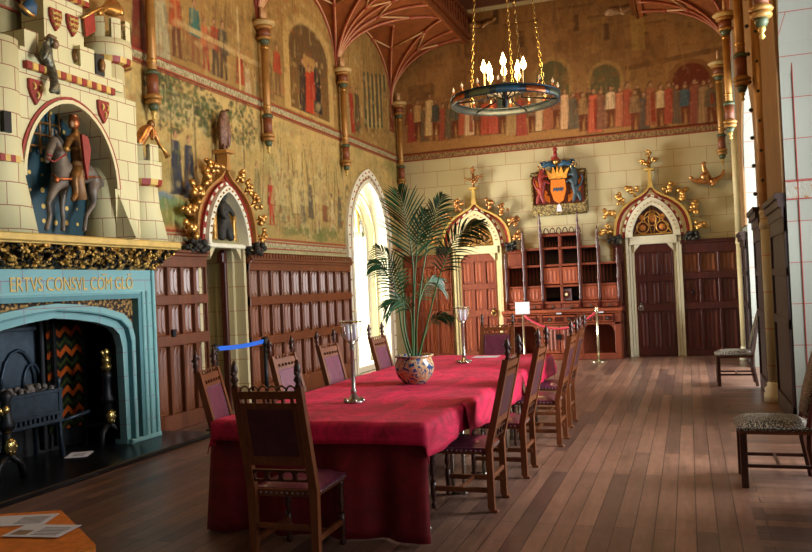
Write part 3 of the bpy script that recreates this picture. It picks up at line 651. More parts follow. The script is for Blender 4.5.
for s in (1, -1):
    for yc in (16.55, 13.65, 10.75, 7.85, 4.95):
        mb = MB(); N, K = 32, 12; ths = [(-PI/2+PI*i/N)*.999 for i in range(N+1)]
        if yc > 16: ths = [t for t in ths if t <= .2]
        vs = [vaultpt(s, yc, t, PI/2*j/K) for t in ths for j in range(K+1)]; n = K+1
        mb.add([tuple(v) for v in vs], [(i*n+j, i*n+j+1, (i+1)*n+j+1, (i+1)*n+j) for i in range(len(ths)-1) for j in range(K)], True)
        v = struct(mb, 'ceiling_cove', 'brick')
        cor = math.atan2(1.4, 1.64); angs = [-PI/2*.99, -1.15, -cor, -.36, 0, .36, cor, 1.15, PI/2*.99]
        if yc > 16: angs = angs[:5]
        for t in angs:
            pp = [vaultpt(s, yc, t, PI/2*j/14)+Vector((0, 0, -.02)) for j in range(15)]
            r = MB(); r.tube(pp, .026, 6); struct(r, 'rib', 'rib', v); r = MB(); r.tube([p+Vector((0, -.025, -.008)) for p in pp], .02, 5); r.tube([p+Vector((0, .025, -.008)) for p in pp], .02, 5); struct(r, 'rib', 'ribred', v)
        r = MB(); bo = MB(); prev = None
        for i, t in enumerate(angs):
            a = 1.0 if i % 2 else 1.28; p = vaultpt(s, yc, t, a)+Vector((0, 0, -.025)); bo.ball(p, .05, 6, 4)
            if prev is not None: r.tube([prev, p], .02, 5)
            prev = p
        struct(r, 'rib', 'rib', v); struct(bo, 'boss', 'ribred', v)
# bands round the joint of cove and wall
# ---- wall shafts with capitals and corbels
MT['dullcream'] = plain('dull_cream', 'b89c62', .55, var=.1)
def shaft(x, y, zb, zt, name_label, big=1.0, nz=4.45):
    t = empty('wall_shaft', (x, y, zb), name_label, 'column'); t['kind'] = 'structure'
    c = MB(); c.lathe([(.055, zb+.30), (.055, zt-.3)], (x, y, 0), 12); struct(c, 'shaft', 'dullgold', t)
    for nm, prof, m, n in (('corbel_tip', [(.012, zb-.02), (.03, zb), (.014, zb+.03), (.035, zb+.06), (.03, zb+.09)], 'paintgold', 10),
        ('corbel', [(.04, zb+.09), (.06, zb+.13), (.06, zb+.17)], 'green', 8), ('corbel', [(.085, zb+.17), (.095, zb+.19), (.095, zb+.21), (.07, zb+.23)], 'dullgold', 8),
        ('corbel', [(.10, zb+.23), (.11, zb+.25), (.10, zb+.27), (.075, zb+.29)], 'dullgold', 8), ('corbel', [(.07, zb+.29), (.07, zb+.52)], 'brownred', 8), ('corbel', [(.085, zb+.52), (.09, zb+.55), (.06, zb+.58)], 'green', 8),
        ('collar', [(.05, zb+.66), (.065, zb+.69), (.045, zb+.72)], 'gold', 10), ('collar', [(.047, zt-.38), (.065, zt-.36), (.047, zt-.33)], 'gold', 10),
        ('capital', [(.05, zt-.33), (.075, zt-.27), (.09, zt-.24)], 'green', 8), ('capital', [(.10, zt-.24), (.12, zt-.22), (.12, zt-.2), (.10, zt-.19)], 'dullgold', 8), ('capital', [(.10, zt-.19), (.10, zt-.08)], 'brownred', 8), ('capital', [(.12, zt-.08), (.14, zt-.06), (.14, zt-.03)], 'dullgold', 8),
        ('abacus', [(.15, zt-.03), (.185, zt+.0), (.185, zt+.03), (.13, zt+.06)], 'dullcream', 8)):
        k = MB(); k.lathe(prof, (x, y, 0), n); struct(k, nm, m, t)
    k = MB()
    for a in (-.05, 0, .05): k.tube([(x+(-a*0), y+a, zt+.06), (x, y+a*1.2, zt+.25)], .025, 6)
    struct(k, 'springer', 'rib', t)
    return t
for x, sd in ((-5.88, 'left'), (.74, 'right')):
    for y, w in ((16.72, 'in the corner beside the far wall'), (13.65, 'second from the far wall'), (10.72, 'third from the far wall'), (7.96, 'nearest one in view')):
        shaft(x, y, 3.74 if x < 0 else 3.74, 5.68, 'slender gilded wall shaft with painted capital on the %s wall, %s' % (sd, w))
# ---- right-hand side piers: attached columns and panelling
def pier_col(x, y, r, zt, lab, mat):
    t = empty('attached_column', (x, y, 0), lab, 'column', kind='structure')
    k = MB(); k.lathe([(r, .22), (r, 2.33)], (x, y, 0), 16); struct(k, 'shaft', mat, t)
    k = MB(); k.lathe([(r*.98, 2.33), (r*.98, zt)], (x, y, 0), 16); struct(k, 'shaft', mat if r < .1 else 'dullgold', t)
    k = MB(); k.lathe([(r*1.5, 0), (r*1.5, .1), (r*1.35, .13), (r*1.45, .17), (r*1.1, .2), (r*1.15, .23), (r, .25)], (x, y, 0), 12); struct(k, 'base', 'creamwhite', t)
    k = MB(); k.lathe([(r, 2.12), (r*1.12, 2.15), (r*1.12, 2.19), (r, 2.22)], (x, y, 0), 12); k.lathe([(r, 2.3), (r*1.08, 2.33), (r, 2.36)], (x, y, 0), 12); struct(k, 'collar', mat, t)
    k = MB(); z = .6
    while z < zt and r < .1: k.ball((x-r*.95, y-.0, z), .018, 6, 4); z += .35
    if k.v: struct(k, 'stud', 'copper', t)
stonecol = blocks('column_blocks', 'b0a684', 'aca07c', '9c5a44', 3.0, .45, .006, 0, var=.05)
pier_col(.97, 10.76, .105, 5.4, 'thick cream stone column attached to the near pier of the right wall', stonecol)
pier_col(.93, 15.95, .07, 4.3, 'slim cream studded column attached near the far right corner', 'cream')
st = MB(); z = 2.6
while z < 5.4: st.ball((.86, 11.15, z), .028, 6, 4); st.ball((.9, 10.5, z+.1), .02, 6, 4); z += .36
struct(st, 'trim_16', 'foliage_dark')
def pier_panel(y0, y1, x, zt, lab, cols=1):
    t = empty('pier_panelling', (x, (y0+y1)/2, 0), lab, 'panelling', kind='structure'); f = WR(x)
    k = MB(f); k.slab(y0, y1, 0, zt-.1, -.1, 0); struct(k, 'backing', 'ebony', t)
    k = MB(f); e = .05
    for a, b, c, d in ((y0, y0+e, 0, zt-.15), (y1-e, y1, 0, zt-.15), (y0, y1, 0, .2), (y0, y1, 1.0, 1.1), (y0, y1, 1.55, 1.63), (y0, y1, 2.0, zt-.15)): k.slab(a, b, c, d, 0, .025, .005)
    struct(k, 'frame', 'ebony', t)
    k = MB(f)
    for i, (o_, z0, z1) in enumerate(((.03, zt-.3, zt-.24), (.05, zt-.24, zt-.14), (.09, zt-.14, zt-.06), (.12, zt-.06, zt))): k.slab(y0+.0, y1+.0, z0, z1, 0, o_*.8)
    struct(k, 'cornice', 'ebony', t)
pier_panel(9.0, 10.5, .97, 2.4, 'dark wooden panelling with moulded cap on the near face of the right pier')
pier_panel(10.95, 12.1, .9, 2.42, 'dark wooden panelling with moulded cap beyond the thick stone column')
pier_panel(14.65, 15.75, .95, 2.3, 'narrow dark wooden panelling on the right wall before the far corner')
# ================================================================== PANELLING, DOORS AND DOORWAYS
def linenfold(mb, u0, u1, z0, z1, d, n=3, h=.018):
    e = .012; w = (u1-u0-2*e)/n; ch = min(.07, (z1-z0)*.12)
    for i in range(n):
        a = u0+e+i*w; c = a+w/2; m = abs(i-(n-1)/2)/(n/2)*.03
        zz = [(a+.1*w, z0+e+ch+m), (c, z0+e+m*.3), (a+.9*w, z0+e+ch+m), (a+.9*w, z1-e-ch-m), (c, z1-e-m*.3), (a+.1*w, z1-e-ch-m)]
        k = len(zz); vs = [(u, z, d) for u, z in zz]+[(u, z, d) for u, z in zz]
        vs = [(zz[0][0], zz[0][1], d), (c, zz[1][1], d+h), (zz[2][0], zz[2][1], d), (zz[3][0], zz[3][1], d), (c, zz[4][1], d+h), (zz[5][0], zz[5][1], d)]
        mb.add(vs, [(0, 1, 4, 5), (1, 2, 3, 4)])
def panelling(label, fn, u0, u1, rows, ncol, zt, base, mats=('mahog', 'mahog_l'), crest=True, top=None, name='wall_panelling', d=.07, lf=.018):
    t = empty(name, base, label, 'panelling')
    k = MB(fn); k.slab(u0, u1, 0, zt-.1, 0, d-.05); o = k.build('backing', mats[0], t)
    k = MB(fn); w = (u1-u0)/ncol; st_ = min(.045, w*.2); zs = [0.0]+[z for r in rows for z in r[:2]]+[zt-.1]
    for i in range(ncol+1): c = u0+i*w; k.slab(max(u0, c-st_/2), min(u1, c+st_/2), 0, zt-.1, d-.03, d+.012, .006)
    zz = sorted(zs); 
    for i in range(0, len(zz), 2): k.slab(u0, u1, zz[i], zz[i+1], d-.03, d+.018, .008)
    k.build('frame', mats[0], t)
    for r in rows:
        for i in range(ncol):
            k = MB(fn); a = u0+i*w+st_/2; b = u0+(i+1)*w-st_/2; k.slab(a, b, r[0], r[1], d-.05, d-.042); linenfold(k, a, b, r[0], r[1], d-.042, 3 if w > .25 else 2, lf)
            k.build('panel', r[2] if len(r) > 2 else mats[1], t)
    k = MB(fn)
    for z0, z1, e in ((zt-.14, zt-.1, .09), (zt-.1, zt-.06, .12), (zt-.06, zt-.03, .15)): k.slab(u0, u1, z0, z1, 0, d-.07+e, .006)
    k.build('cornice', mats[0], t)
    if crest:
        k = MB(fn); n = int((u1-u0)/.09)
        for i in range(n):
            c = u0+(i+.5)*(u1-u0)/n; k.prism([(c-.035, zt-.03), (c+.035, zt-.03), (c+.03, zt+.02), (c, zt+.055), (c-.03, zt+.02)], d+.0, d+.05)
        k.build('cresting', mats[0], t)
    return t
pl = panelling('tall carved oak-brown linenfold panelling between the left doorway and the bright window arch', WL(XL), 10.06, 13.72,
    [(0.28, .85), (.98, 1.44), (1.57, 1.95, 'linen')], 11, 2.16, (XL, 12, 0))
pl2 = panelling('brown linenfold panelling right beside the blue-green fireplace', WL(XL), 7.9, 8.99, [(.2, 1.02), (1.16, 1.52), (1.64, 1.98, 'linen')], 4, 2.22, (XL, 8.5, 0), crest=False)
k = MB(WL(XL)); y, z = L(167, 333); k.slab(y-.03, y+.03, z-.05, z+.04, .07, .12, .01); k.build('lock_plate', 'black', pl2)
pr = panelling('dark reddish linenfold panelling right of the far right door', WB(YB), -.12, .93, [(.12, .92), (1.06, 1.52), (1.66, 2.03, 'mahog_l')], 3, 2.33, (.4, YB, 0), crest=False, mats=('mahog_d', 'darkred'), lf=.012)
k = MB(WB(YB)); u, z = B(693, 292); k.ball((u, z, .12), .03, 6, 4); k.slab(u-.015, u+.015, z-.05, z+.05, .08, .1); k.build('latch', 'black', pr)
panelling('reddish panelling in the far left corner behind the palm', WB(YB), -5.95, -4.88, [(.12, .92), (1.06, 1.52), (1.66, 2.03)], 3, 2.33, (-5.4, YB, 0), crest=False, mats=('redwood_d', 'redwood'))
panelling('narrow reddish panel between the far left doorway and the carved bookcase', WB(YB), -3.6, -3.3, [(.12, .92), (1.06, 1.9)], 1, 2.33, (-3.45, YB, 0), crest=False, mats=('redwood_d', 'redwood'))
panelling('narrow dark panel between the carved bookcase and the far right doorway', WB(YB), -1.42, -1.22, [(.12, .92), (1.06, 1.9)], 1, 2.33, (-1.3, YB, 0), crest=False, mats=('mahog_d', 'mahog'))

def crocket_mesh(mat='gold', seed=0, s=1.0):
    r = random.Random(seed); k = MB()
    k.tube([(0, 0, -.02), (0, -.03, .05), (0, -.06, .1)], [.025, .018, .02], 6)
    for i in range(9):
        a = r.uniform(0, 2*PI); q = r.uniform(.02, .075); k.ball((math.cos(a)*q, -.06+r.uniform(-.03, .03), .11+math.sin(a)*q*.9), (r.uniform(.022, .034), .022, r.uniform(.022, .036)), 6, 4, Euler((0, r.uniform(0, 3), 0)))
    k.ball((0, -.08, .11), .03, 6, 4)
    return k.mesh('crocket', mat)
MT['coppergold'] = plain('worn_gilding', 'c08850', 0.32, 0.8, 0.3, 14, 0.3)
CRM = {'coppergold': [crocket_mesh('coppergold', i+5) for i in range(3)], 'gold': [crocket_mesh('gold', i) for i in range(3)], 'copper': [crocket_mesh('copper', i+5) for i in range(3)]}
def doorway(label, fn, uc, wi, wo, zspr, zapx, base, facing, jz=2.26, hoodapex=3.5, fin=(3.85, 4.2), seed=0, tymp='quatrefoil', cm='gold', ncr=4, jmat='creamwhite', finial=True, left_stop=True, rec=False, rw=.14, hf='cream', hood_mat='paintgold', csc=1.6):
    """pointed doorway: jambs, arch rings, ogee hood, crockets, finial, corbel stops and tympanum; facing = rotation of the front"""
    t = empty('door_surround', base, label, 'door surround'); wj = (wi+wo*.68)/2
    ring = wo*.70
    k = MB(fn)
    for s in (-1, 1):
        for a, b, d in (((wi, wi+.045, .04), (wi+.055, wi+.095, .08), (wi+.105, ring, .11)) if not rec else ((wi, wi+.09, -.2), (wi+.09, wi+.15, -.1), (wi+.15, wi+.21, .05))):
            if b > a: k.slab(min(uc+s*a, uc+s*b), max(uc+s*a, uc+s*b), 0, zspr if not rec else 2.249, -.34 if rec else 0, d)
        k.prism([(uc+s*wi, jz), (uc+s*(wi-.12), jz), (uc+s*(wi-.02), jz-.12), (uc+s*wi, jz-.16)], .02, .1)
    k.build('jamb', 'stone' if rec else jmat, t)
    k = MB(fn); k.slab(uc-wi-.08, uc+wi+.08, jz, zspr-.03, 0.0, .14, .01); k.build('lintel', jmat, t)
    a0 = round_arch(uc, ring-rw, zspr-.05, zapx-rw-.02, 20, pt=.22); a1 = round_arch(uc, ring, zspr-.05, zapx, 20, pt=.22); a2 = round_arch(uc, ring+.06, zspr-.05, zapx+.06, 20, pt=.22)
    k = MB(fn); k.band(a0, a1, 0, .19); k.build('arch_ring', jmat, t)
    k = MB(fn); a3 = round_arch(uc, ring-rw*.6, zspr, zapx-rw*.7, 20, pt=.22)
    for q in a3[1:-1]: k.ball((q[0], q[1], .2), .016, 5, 4)
    k.build('stud', cm, t)
    k = MB(fn); k.band(a1, a2, 0, .13); k.build('arch_ring', 'red', t)
    k = MB(fn); aa = round_arch(uc, ring+.015, zspr, zapx+.015, 26, pt=.22); bb = round_arch(uc, ring+.05, zspr, zapx+.05, 26, pt=.22)
    for i in range(0, 26, 2): k.prism([aa[i], aa[i+1], bb[i+1], bb[i]], .13, .145)
    k.build('arch_ring', 'creamwhite', t)
    h0 = ogee(uc, ring+.06, zspr, hoodapex-.1); h1 = ogee(uc, wo-.05, zspr, hoodapex-.04); h2 = ogee(uc, wo, zspr, hoodapex)
    b1 = round_arch(uc, ring+.06, zspr-.05, zapx+.06, 21, pt=.22)
    k = MB(fn); k.band(b1, h1, 0, .09); k.build('hood_face', hf, t)
    k = MB(fn); k.band(h1, h2, 0, .17); k.build('hood_mould', hood_mat, t)
    k = MB(fn); h3 = ogee(uc, wo-.11, zspr, hoodapex-.09); k.band(h3, h1, 0, .11); k.build('hood_mould', 'red', t)
    for s in ((-1, 1) if left_stop else (1,)):
        k = MB(fn); r = random.Random(seed+s)
        for i in range(26): k.ball((uc+s*(wo-.02)+r.uniform(-.12, .12), zspr-.06+r.uniform(-.1, .05), .12+r.uniform(-.08, .12)), r.uniform(.03, .05), 5, 4)
        k.build('corbel_stop', 'foliage_dark', t)
    # crockets up the hood
    h = ogee(uc, wo, zspr, hoodapex); L_ = [(i, h[i]) for i in range(len(h))]
    sel = [.6, 2.6, 4.5, 6.4] if ncr == 4 else [.4, 1.8, 3.2, 4.6, 6.4]
    for s in (0, 1):
        for j, f in enumerate(sel):
            i = int(f); q = f-i; p0, p1 = h[i], h[i+1]; u, z = p0[0]+(p1[0]-p0[0])*q, p0[1]+(p1[1]-p0[1])*q
            if s: u = 2*uc-u
            ang = [75, 55, 38, 22, 15][j]*PI/180*(1 if not s else -1)
            o = bpy.data.objects.new('crocket', CRM[cm][(j+s+seed) % 3]); COL.objects.link(o); o.parent = t
            P3 = Vector(fn(u, z, .09)); o.location = P3-Vector(base)
            o.rotation_euler = (Matrix.Rotation(facing, 3, 'Z') @ Matrix.Rotation(ang, 3, 'Y')).to_euler(); sc_ = csc*(.85 if facing and not s else 1); o.scale = (sc_, sc_, sc_)
    if finial:
        k = MB(fn); za, zb = hoodapex-.06, fin[0]; k.prism([(uc-.06, za), (uc+.06, za), (uc+.035, za+.12), (uc+.03, zb-.04), (uc-.03, zb-.04), (uc-.035, za+.12)], .04, .2); k.slab(uc-.09, uc+.09, zb-.05, zb, .02, .24, .01)
        k.build('finial_stem', hood_mat, t)
        if fin[1] > fin[0]:
            k = MB(fn); r = random.Random(seed+9); zm = fin[0]; H = fin[1]-fin[0]
            k.tube([(uc, zm, .13), (uc, zm+H*.8, .13)], .025, 6)
            for i in range(26):
                a = r.uniform(0, PI); q = r.uniform(.3, 1); k.ball((uc+math.cos(a)*q*.2, zm+H*.42+math.sin(a)*q*.09*math.cos(a*2)+r.uniform(-.04, .04), .13+r.uniform(-.07, .07)), (r.uniform(.025, .04),)*3, 6, 4)
            for i in range(8): k.ball((uc+r.uniform(-.04, .04), zm+H*(.7+.04*i), .13+r.uniform(-.04, .04)), .03, 5, 4)
            k.build('finial', cm, t)
    # tympanum
    ty = round_arch(uc, ring-.14, zspr-.05, zapx-.16, 20, pt=.22)
    if tymp == 'quatrefoil':
        k = MB(fn); k.prism(ty, .01, .04); k.build('tympanum', 'mahog_d' if seed == 1 else 'flesh', t)
        k = MB(fn); rr = ring-.14; hh = zapx-.16-zspr
        def circ(cu, cz, r, d=.06, w=.014):
            k.tube([fn_(cu+r*math.cos(2*PI*i/14), cz+r*math.sin(2*PI*i/14), d) for i in range(15)], w, 5)
        fn_ = lambda u, z, d: (u, z, d)
        circ(uc, zspr+hh*.55, hh*.26); 
        for s in (-1, 1): circ(uc+s*rr*.48, zspr+hh*.24, hh*.2); k.tube([(uc+s*.02, zspr, .06), (uc+s*rr*.2, zspr+hh*.5, .06), (uc+s*.02, zspr+hh*.95, .06)], .012, 5); k.tube([(uc+s*rr*.95, zspr, .06), (uc+s*rr*.5, zspr+hh*.5, .06), (uc-s*rr*.1, zspr+hh*.75, .06)], .012, 5)
        k.tube([(uc-rr*.9, zspr+.0, .06), (uc+rr*.9, zspr+.0, .06)], .018, 5); k.build('tracery', 'gold', t)
        k = MB(fn)
        for cu, cz, r in ((uc, zspr+hh*.55, .07), (uc-rr*.48, zspr+hh*.24, .055), (uc+rr*.48, zspr+hh*.24, .055)): k.ball((cu, cz, .04), (r*1.25, r*1.25, .03), 8, 6)
        for s in (-1, 1): k.ball((uc+s*rr*.5, zspr+hh*.6, .04), (.06, .06, .02), 6, 4)
        k.build('rosette', plain('orange_rosette', 'c07830', .5, var=.3, ns=20) if seed == 1 else 'brownfig', t)
    return t
dsr = doorway('cream pointed doorway with gilded leafy hood around the dark far right door', WB(YB), -.63, .375, .76, 2.46, 3.2, (-.63, YB, 0), 0, seed=1, hoodapex=3.44, fin=(3.78, 4.14))
dsl = doorway('cream pointed doorway with red-gold leafy hood around the far left door, behind the palm', WB(YB), -4.27, .39, .77, 2.46, 3.2, (-4.27, YB, 0), 0, seed=2, cm='coppergold', jmat='cream', hoodapex=3.38, fin=(3.7, 4.15))
def door_leaf(nm, label, uc, w, zt, mats, knob, side):
    t = empty(nm, (uc, YB, 0)); t['kind'] = 'structure'; f = WB(YB)
    k = MB(f); k.slab(uc-w, uc+w, 0.01, zt, 0, .03); k.build('leaf', mats[0], t)
    k = MB(f); W2 = 2*w/3
    for i in range(4): c = uc-w+i*W2; k.slab(max(uc-w, c-.035), min(uc+w, c+.035), .01, zt, .03, .055, .006)
    for a, b in ((.01, .15), (.9, 1.05), (1.5, 1.62), (zt-.18, zt)): k.slab(uc-w, uc+w, a, b, .03, .06, .006)
    k.build('frame', mats[0], t)
    for a, b in ((.15, .9), (1.05, 1.5), (1.62, zt-.18)):
        for i in range(3): k = MB(f); linenfold(k, uc-w+i*W2+.035, uc-w+(i+1)*W2-.035, a, b, .03, 2, .006); k.build('panel', mats[1], t)
    k = MB(f); c = uc+side*(w-.08); k.slab(c-.025, c+.025, .93, 1.08, .055, .065); k.ball((c, 1.02, .1), .03, 8, 6); k.tube([(c, 1.02, .06), (c, 1.02, .1)], .012, 6)
    k.tube([(c+.05*math.cos(a/8*2*PI), .97+.05*math.sin(a/8*2*PI), .09) for a in range(9)], .008, 5); k.build('door_handle', knob, t)
    return t
door_leaf('door_1', '', -.63, .375, 2.27, ('mahog_d', 'darkred'), 'silver', -1)
door_leaf('door_2', '', -4.27, .39, 2.27, ('redwood_d', 'redwood'), 'brass', 1)
# the left wall's doorway
dl = doorway('white stone pointed doorway in the left wall with gilded leafy ogee hood', WL(XL), 9.44, .38, .76, 2.34, 3.10, (XL, 9.44, 0), PI/2, jz=2.25, rec=True, rw=.07, hf='copper', hoodapex=3.36, fin=(3.58, 3.58), seed=3, cm='gold', ncr=5, tymp='', csc=1.7, hood_mat='dullgold')
k = MB(WL(XL)); ty = round_arch(9.44, .76*.7-.06, 2.29, 3.0, 20, pt=.22); k.prism(ty, .0, .03); k.build('tympanum', 'olive', dl)
k = MB(); k.box(-6.215, -6.12, 9.76, 9.815, 0, 2.25, .01); k.box(-6.23, -6.11, 9.70, 9.815, 2.06, 2.22, .02); k.build('inner_door_frame', 'mahog_d', dl)
k = MB()
for x, y in ((-6.2, 9.80), (-6.1, 9.90), (-5.97, 9.97)): k.tube([(x, y, 0), (x, y, 2.2)], .022, 6)
pass
# the carved figure in its tympanum
def T2(v): return v
fy, fz = 9.42, 2.34
fig = skin('carved_figure', [(-5.9, fy, fz+.3), (-5.9, fy, fz+.45), (-5.9, fy+.0, fz+.56), (-5.88, fy+.02, fz+.66), (-5.88, fy-.1, fz+.48), (-5.82, fy-.16, fz+.36), (-5.84, fy-.05, fz+.3), (-5.88, fy+.1, fz+.46), (-5.82, fy+.14, fz+.34), (-5.9, fy-.1, fz+.12), (-5.85, fy-.12, fz+.0), (-5.9, fy+.1, fz+.12), (-5.85, fy+.12, fz+.0)],
    [(0, 1), (1, 2), (2, 3), (1, 4), (4, 5), (5, 6), (1, 7), (7, 8), (0, 9), (9, 10), (0, 11), (11, 12)], [.09, .075, .035, .055, .045, .03, .025, .045, .03, .075, .06, .075, .06], 'foliage_dark')
tag(fig, 'dark seated carved figure under the arch above the left doorway', 'sculpture')
for s, h in ((-1, .34), (1, .3)):
    k = MB(WL(XL)); c = 9.44+s*.24; k.lathe([(.03, 2.36), (.03, 2.36+h), (.045, 2.38+h), (0.01, 2.42+h)], (0, 0, 0), 8) if False else k.slab(c-.03, c+.03, 2.36, 2.36+h, .03, .12, .01); k.prism([(c-.04, 2.36+h), (c+.04, 2.36+h), (c, 2.46+h)], .03, .12)
    k.build('gilded_pinnacle', 'gold', dl)
# bird of prey on the finial
bx, by, bz = -5.87, 9.44, 3.6
bird = skin('carved_bird', [(bx, by, bz+.06), (bx, by+.0, bz+.2), (bx, by, bz+.36), (bx+.02, by, bz+.46), (bx+.03, by-.01, bz+.53), (bx-.06, by+.03, bz-.04)], [(0, 1), (1, 2), (2, 3), (3, 4), (0, 5)], [.06, (.09, .11), (.08, .11), .055, .06, .03], 'bird',
    extra=lambda m: (m.ball((bx+.03, by-.09, bz+.22), (.04, .04, .19), 8, 6), m.ball((bx+.03, by+.09, bz+.22), (.04, .04, .19), 8, 6), m.prism([(0, 0)]*0 or [(bx+.06, by-.015), (bx+.12, by-.01), (bx+.06, by+.015)], bz+.5, bz+.53), m.tube([(bx+.03, by-.04, bz+.05), (bx+.04, by-.04, bz-.02)], .015, 5), m.tube([(bx+.03, by+.04, bz+.05), (bx+.04, by+.04, bz-.02)], .015, 5)))
tag(bird, 'brown carved bird of prey perched on top of the left doorway hood', 'sculpture')

# window arch on the left wall: painted mouldings
t = empty('window_surround', (XL, 14.9, 0), 'tall cream arch with red banded moulding around the bright window recess', 'window surround')
f = WL(XL)
def ar(w, za): return round_arch(14.9, w, 2.65, za, 22, foot=0.0, pt=.18)
for a, b, d0, d1, m, nm in ((ar(.88, 3.74), ar(.98, 3.82), 0, .05, 'creamwhite', 'arch_moulding'), (ar(.98, 3.82), ar(1.05, 3.89), 0, .02, 'red', 'arch_moulding'), (ar(1.05, 3.89), ar(1.18, 4.02), 0, .06, 'creamwhite', 'arch_moulding')):
    k = MB(f); k.band(a, b, d0, d1); k.build(nm, m, t)
k = MB(f); c1 = round_arch(14.9, .995, 2.65, 3.835, 44, foot=.4, pt=.18); c2 = round_arch(14.9, 1.035, 2.65, 3.875, 44, foot=.4, pt=.18)
for i in range(1, 44, 2): k.prism([c1[i], c1[i+1], c2[i+1], c2[i]], .02, .035)
z = .5
while z < 2.6: k.slab(13.87, 13.91, z, z+.1, .02, .035); k.slab(15.89, 15.93, z, z+.1, .02, .035); z += .22
k.build('arch_moulding', 'cream', t)
k = MB(f)
for q in round_arch(14.9, 1.115, 2.65, 3.955, 20, pt=.18): k.ball((q[0], q[1], .065), .02, 5, 4)
z = .3
while z < 2.6: k.ball((16.015, z, .065), .018, 5, 4); k.ball((13.785, z, .065), .018, 5, 4); z += .3
k.build('stud', 'copper', t)
k = MB()   # splayed jamb faces and soffit
A = round_arch(14.9, .88, 2.65, 3.74, 18, foot=0, pt=.12); Bc = round_arch(14.9, .66, 2.65, 3.5, 18, foot=0, pt=.12)
vs = [(XL-.0, u, z) for u, z in A]+[(XL-.55, u, z) for u, z in Bc]; n = len(A); k.add(vs, [(i, i+1, n+i+1, n+i) for i in range(n-1)], False)
k.build('splayed_jamb', 'creamwhite', t)
k = MB()
for x, w in ((-6.2, .8), (-6.38, .73)):
    cv = round_arch(14.9, w, 2.65, 3.64-(.88-w), 18, foot=0, pt=.12); k.tube([(x, u, z) for u, z in cv], .028, 6)
k.build('arch_roll', 'cream', t)
# inside the recess: gilded rib arch, patterned spandrel, band
k = MB(); cv = [(15.42, 2.8), (15.42, 3.1), (15.3, 3.45), (15.05, 3.75), (14.7, 3.95), (14.3, 4.05)]; [k.tube([(x, u, z) for u, z in cv], .045, 6) for x in (-6.45, -6.6, -6.75)]; k.build('inner_rib', 'paintgold', t)
k = MB(); k.box(-7.0, -6.38, 15.5, 15.549, 2.8, 3.42); k.build('patterned_frieze', carved('grey_leaf_pattern', 'c8ccc8', '2c3c48', 14, .45, 0.0), t)
k = MB(); k.box(-7.0, -6.37, 15.47, 15.549, 2.70, 2.80, .01); k.build('painted_band', 'green', t)
k = MB(); k.lathe([(.03, .12), (.2, .13), (.19, .35), (.16, .55), (.1, .7), (.03, .78)], (-6.9, 15.2, 0), 12); o = k.build('draped_stand', 'black'); tag(o, 'small black shape standing in the bright window recess on the left', 'stand')
u = L(214, 330, -5.7)[0]

# ================================================================== CARVED BOOKCASE on the far wall
CX, CY = -2.46, 16.45
bk = empty('carved_bookcase', (CX, CY, 0), 'large red-brown carved bookcase with pinnacles and open shelves on the far wall', 'bookcase')
f = WB(YB)
cols = [-3.60, -3.22, -2.85, -2.46, -2.08, -1.70, -1.32]; tops = [1.95, 2.28, 2.55, 2.55, 2.28, 1.95]
zc = 1.02
k = MB(f); k.slab(-3.68, -1.27, zc-.06, zc, 0, .62, .01); k.slab(-3.67, -1.30, zc-.1, zc-.06, 0, .58, .008); k.build('counter', 'redwood', bk)
k = MB(f); k.slab(-3.66, -1.3, 0, .12, 0, .56, .01); k.slab(-3.7, -1.3, .12, zc-.1, 0, .08)
for u0, u1 in ((-3.66, -3.56), (-2.96, -2.84), (-2.16, -2.04), (-1.42, -1.3)): k.slab(u0, u1, .12, zc-.1, .08, .56, .01)
k.slab(-3.7, -1.3, .70, .74, .08, .56)
for u0, u1 in ((-3.58, -2.96), (-2.04, -1.42)):   # cusped opening heads and side brackets
    for s, uu in ((1, u0), (-1, u1)): k.prism([(uu, .70), (uu+s*.12, .70), (uu+s*.05, .66), (uu+s*.02, .58), (uu, .55)], .5, .55)
k.build('base_cabinet', 'redwood_d', bk)
for i, (u0, u1) in enumerate(((-3.56, -2.98), (-2.82, -2.18), (-2.02, -1.44))):
    dr = MB(f); dr.slab(u0, u1, .75, .9, .5, .575, .01); o = dr.build('drawer', 'redwood', bk)
    k = MB(f); 
    for q in (.12, .5, .88): c = u0+(u1-u0)*q; k.slab(c-.09, c+.09, .78, .87, .57, .582)
    k.build('carved_inlay', 'mahog_d', o)
    k = MB(f)
    for q in (.2, .8): c = u0+(u1-u0)*q; k.prism([(c-.035, .8), (c+.035, .8), (c, .86)], .58, .6)
    k.build('drawer_pull', 'silver', o)
dd = MB(f); dd.slab(-2.83, -2.51, .13, .69, .48, .56, .01); dd.slab(-2.49, -2.17, .13, .69, .48, .56, .01); o = dd.build('door', 'redwood', bk)
k = MB(f)
for a in (-2.83, -2.49): linenfold(k, a+.03, a+.29, .16, .66, .56, 3)
k.build('panel', 'redwood_d', o)
k = MB(f); k.slab(-2.57, -2.47, .42, .52, .56, .59); k.build('lock_plate', 'black', o)
k = MB(f); k.slab(-3.60, -1.32, zc, 1.25, 0, .03); 
for i in range(6): k.slab(cols[i], cols[i+1], 1.0, tops[i], 0, .03)
k.build('back', 'ebony', bk)
k = MB(f)   # uprights, shelves
for i in range(7):
    zt = max(tops[max(0, i-1)], tops[min(5, i)]); k.slab(cols[i]-.025, cols[i]+.025, zc, zt, .03, .33, .006)
for i in range(6):
    for z in (1.16, 1.5, 1.93, 2.28, 2.55):
        if z <= tops[i]+.01: k.slab(cols[i], cols[i+1], z-.025, z+.02, .03, .33 if z > 1.2 else .36, .005)
k.build('upright_frame', 'redwood_d', bk)
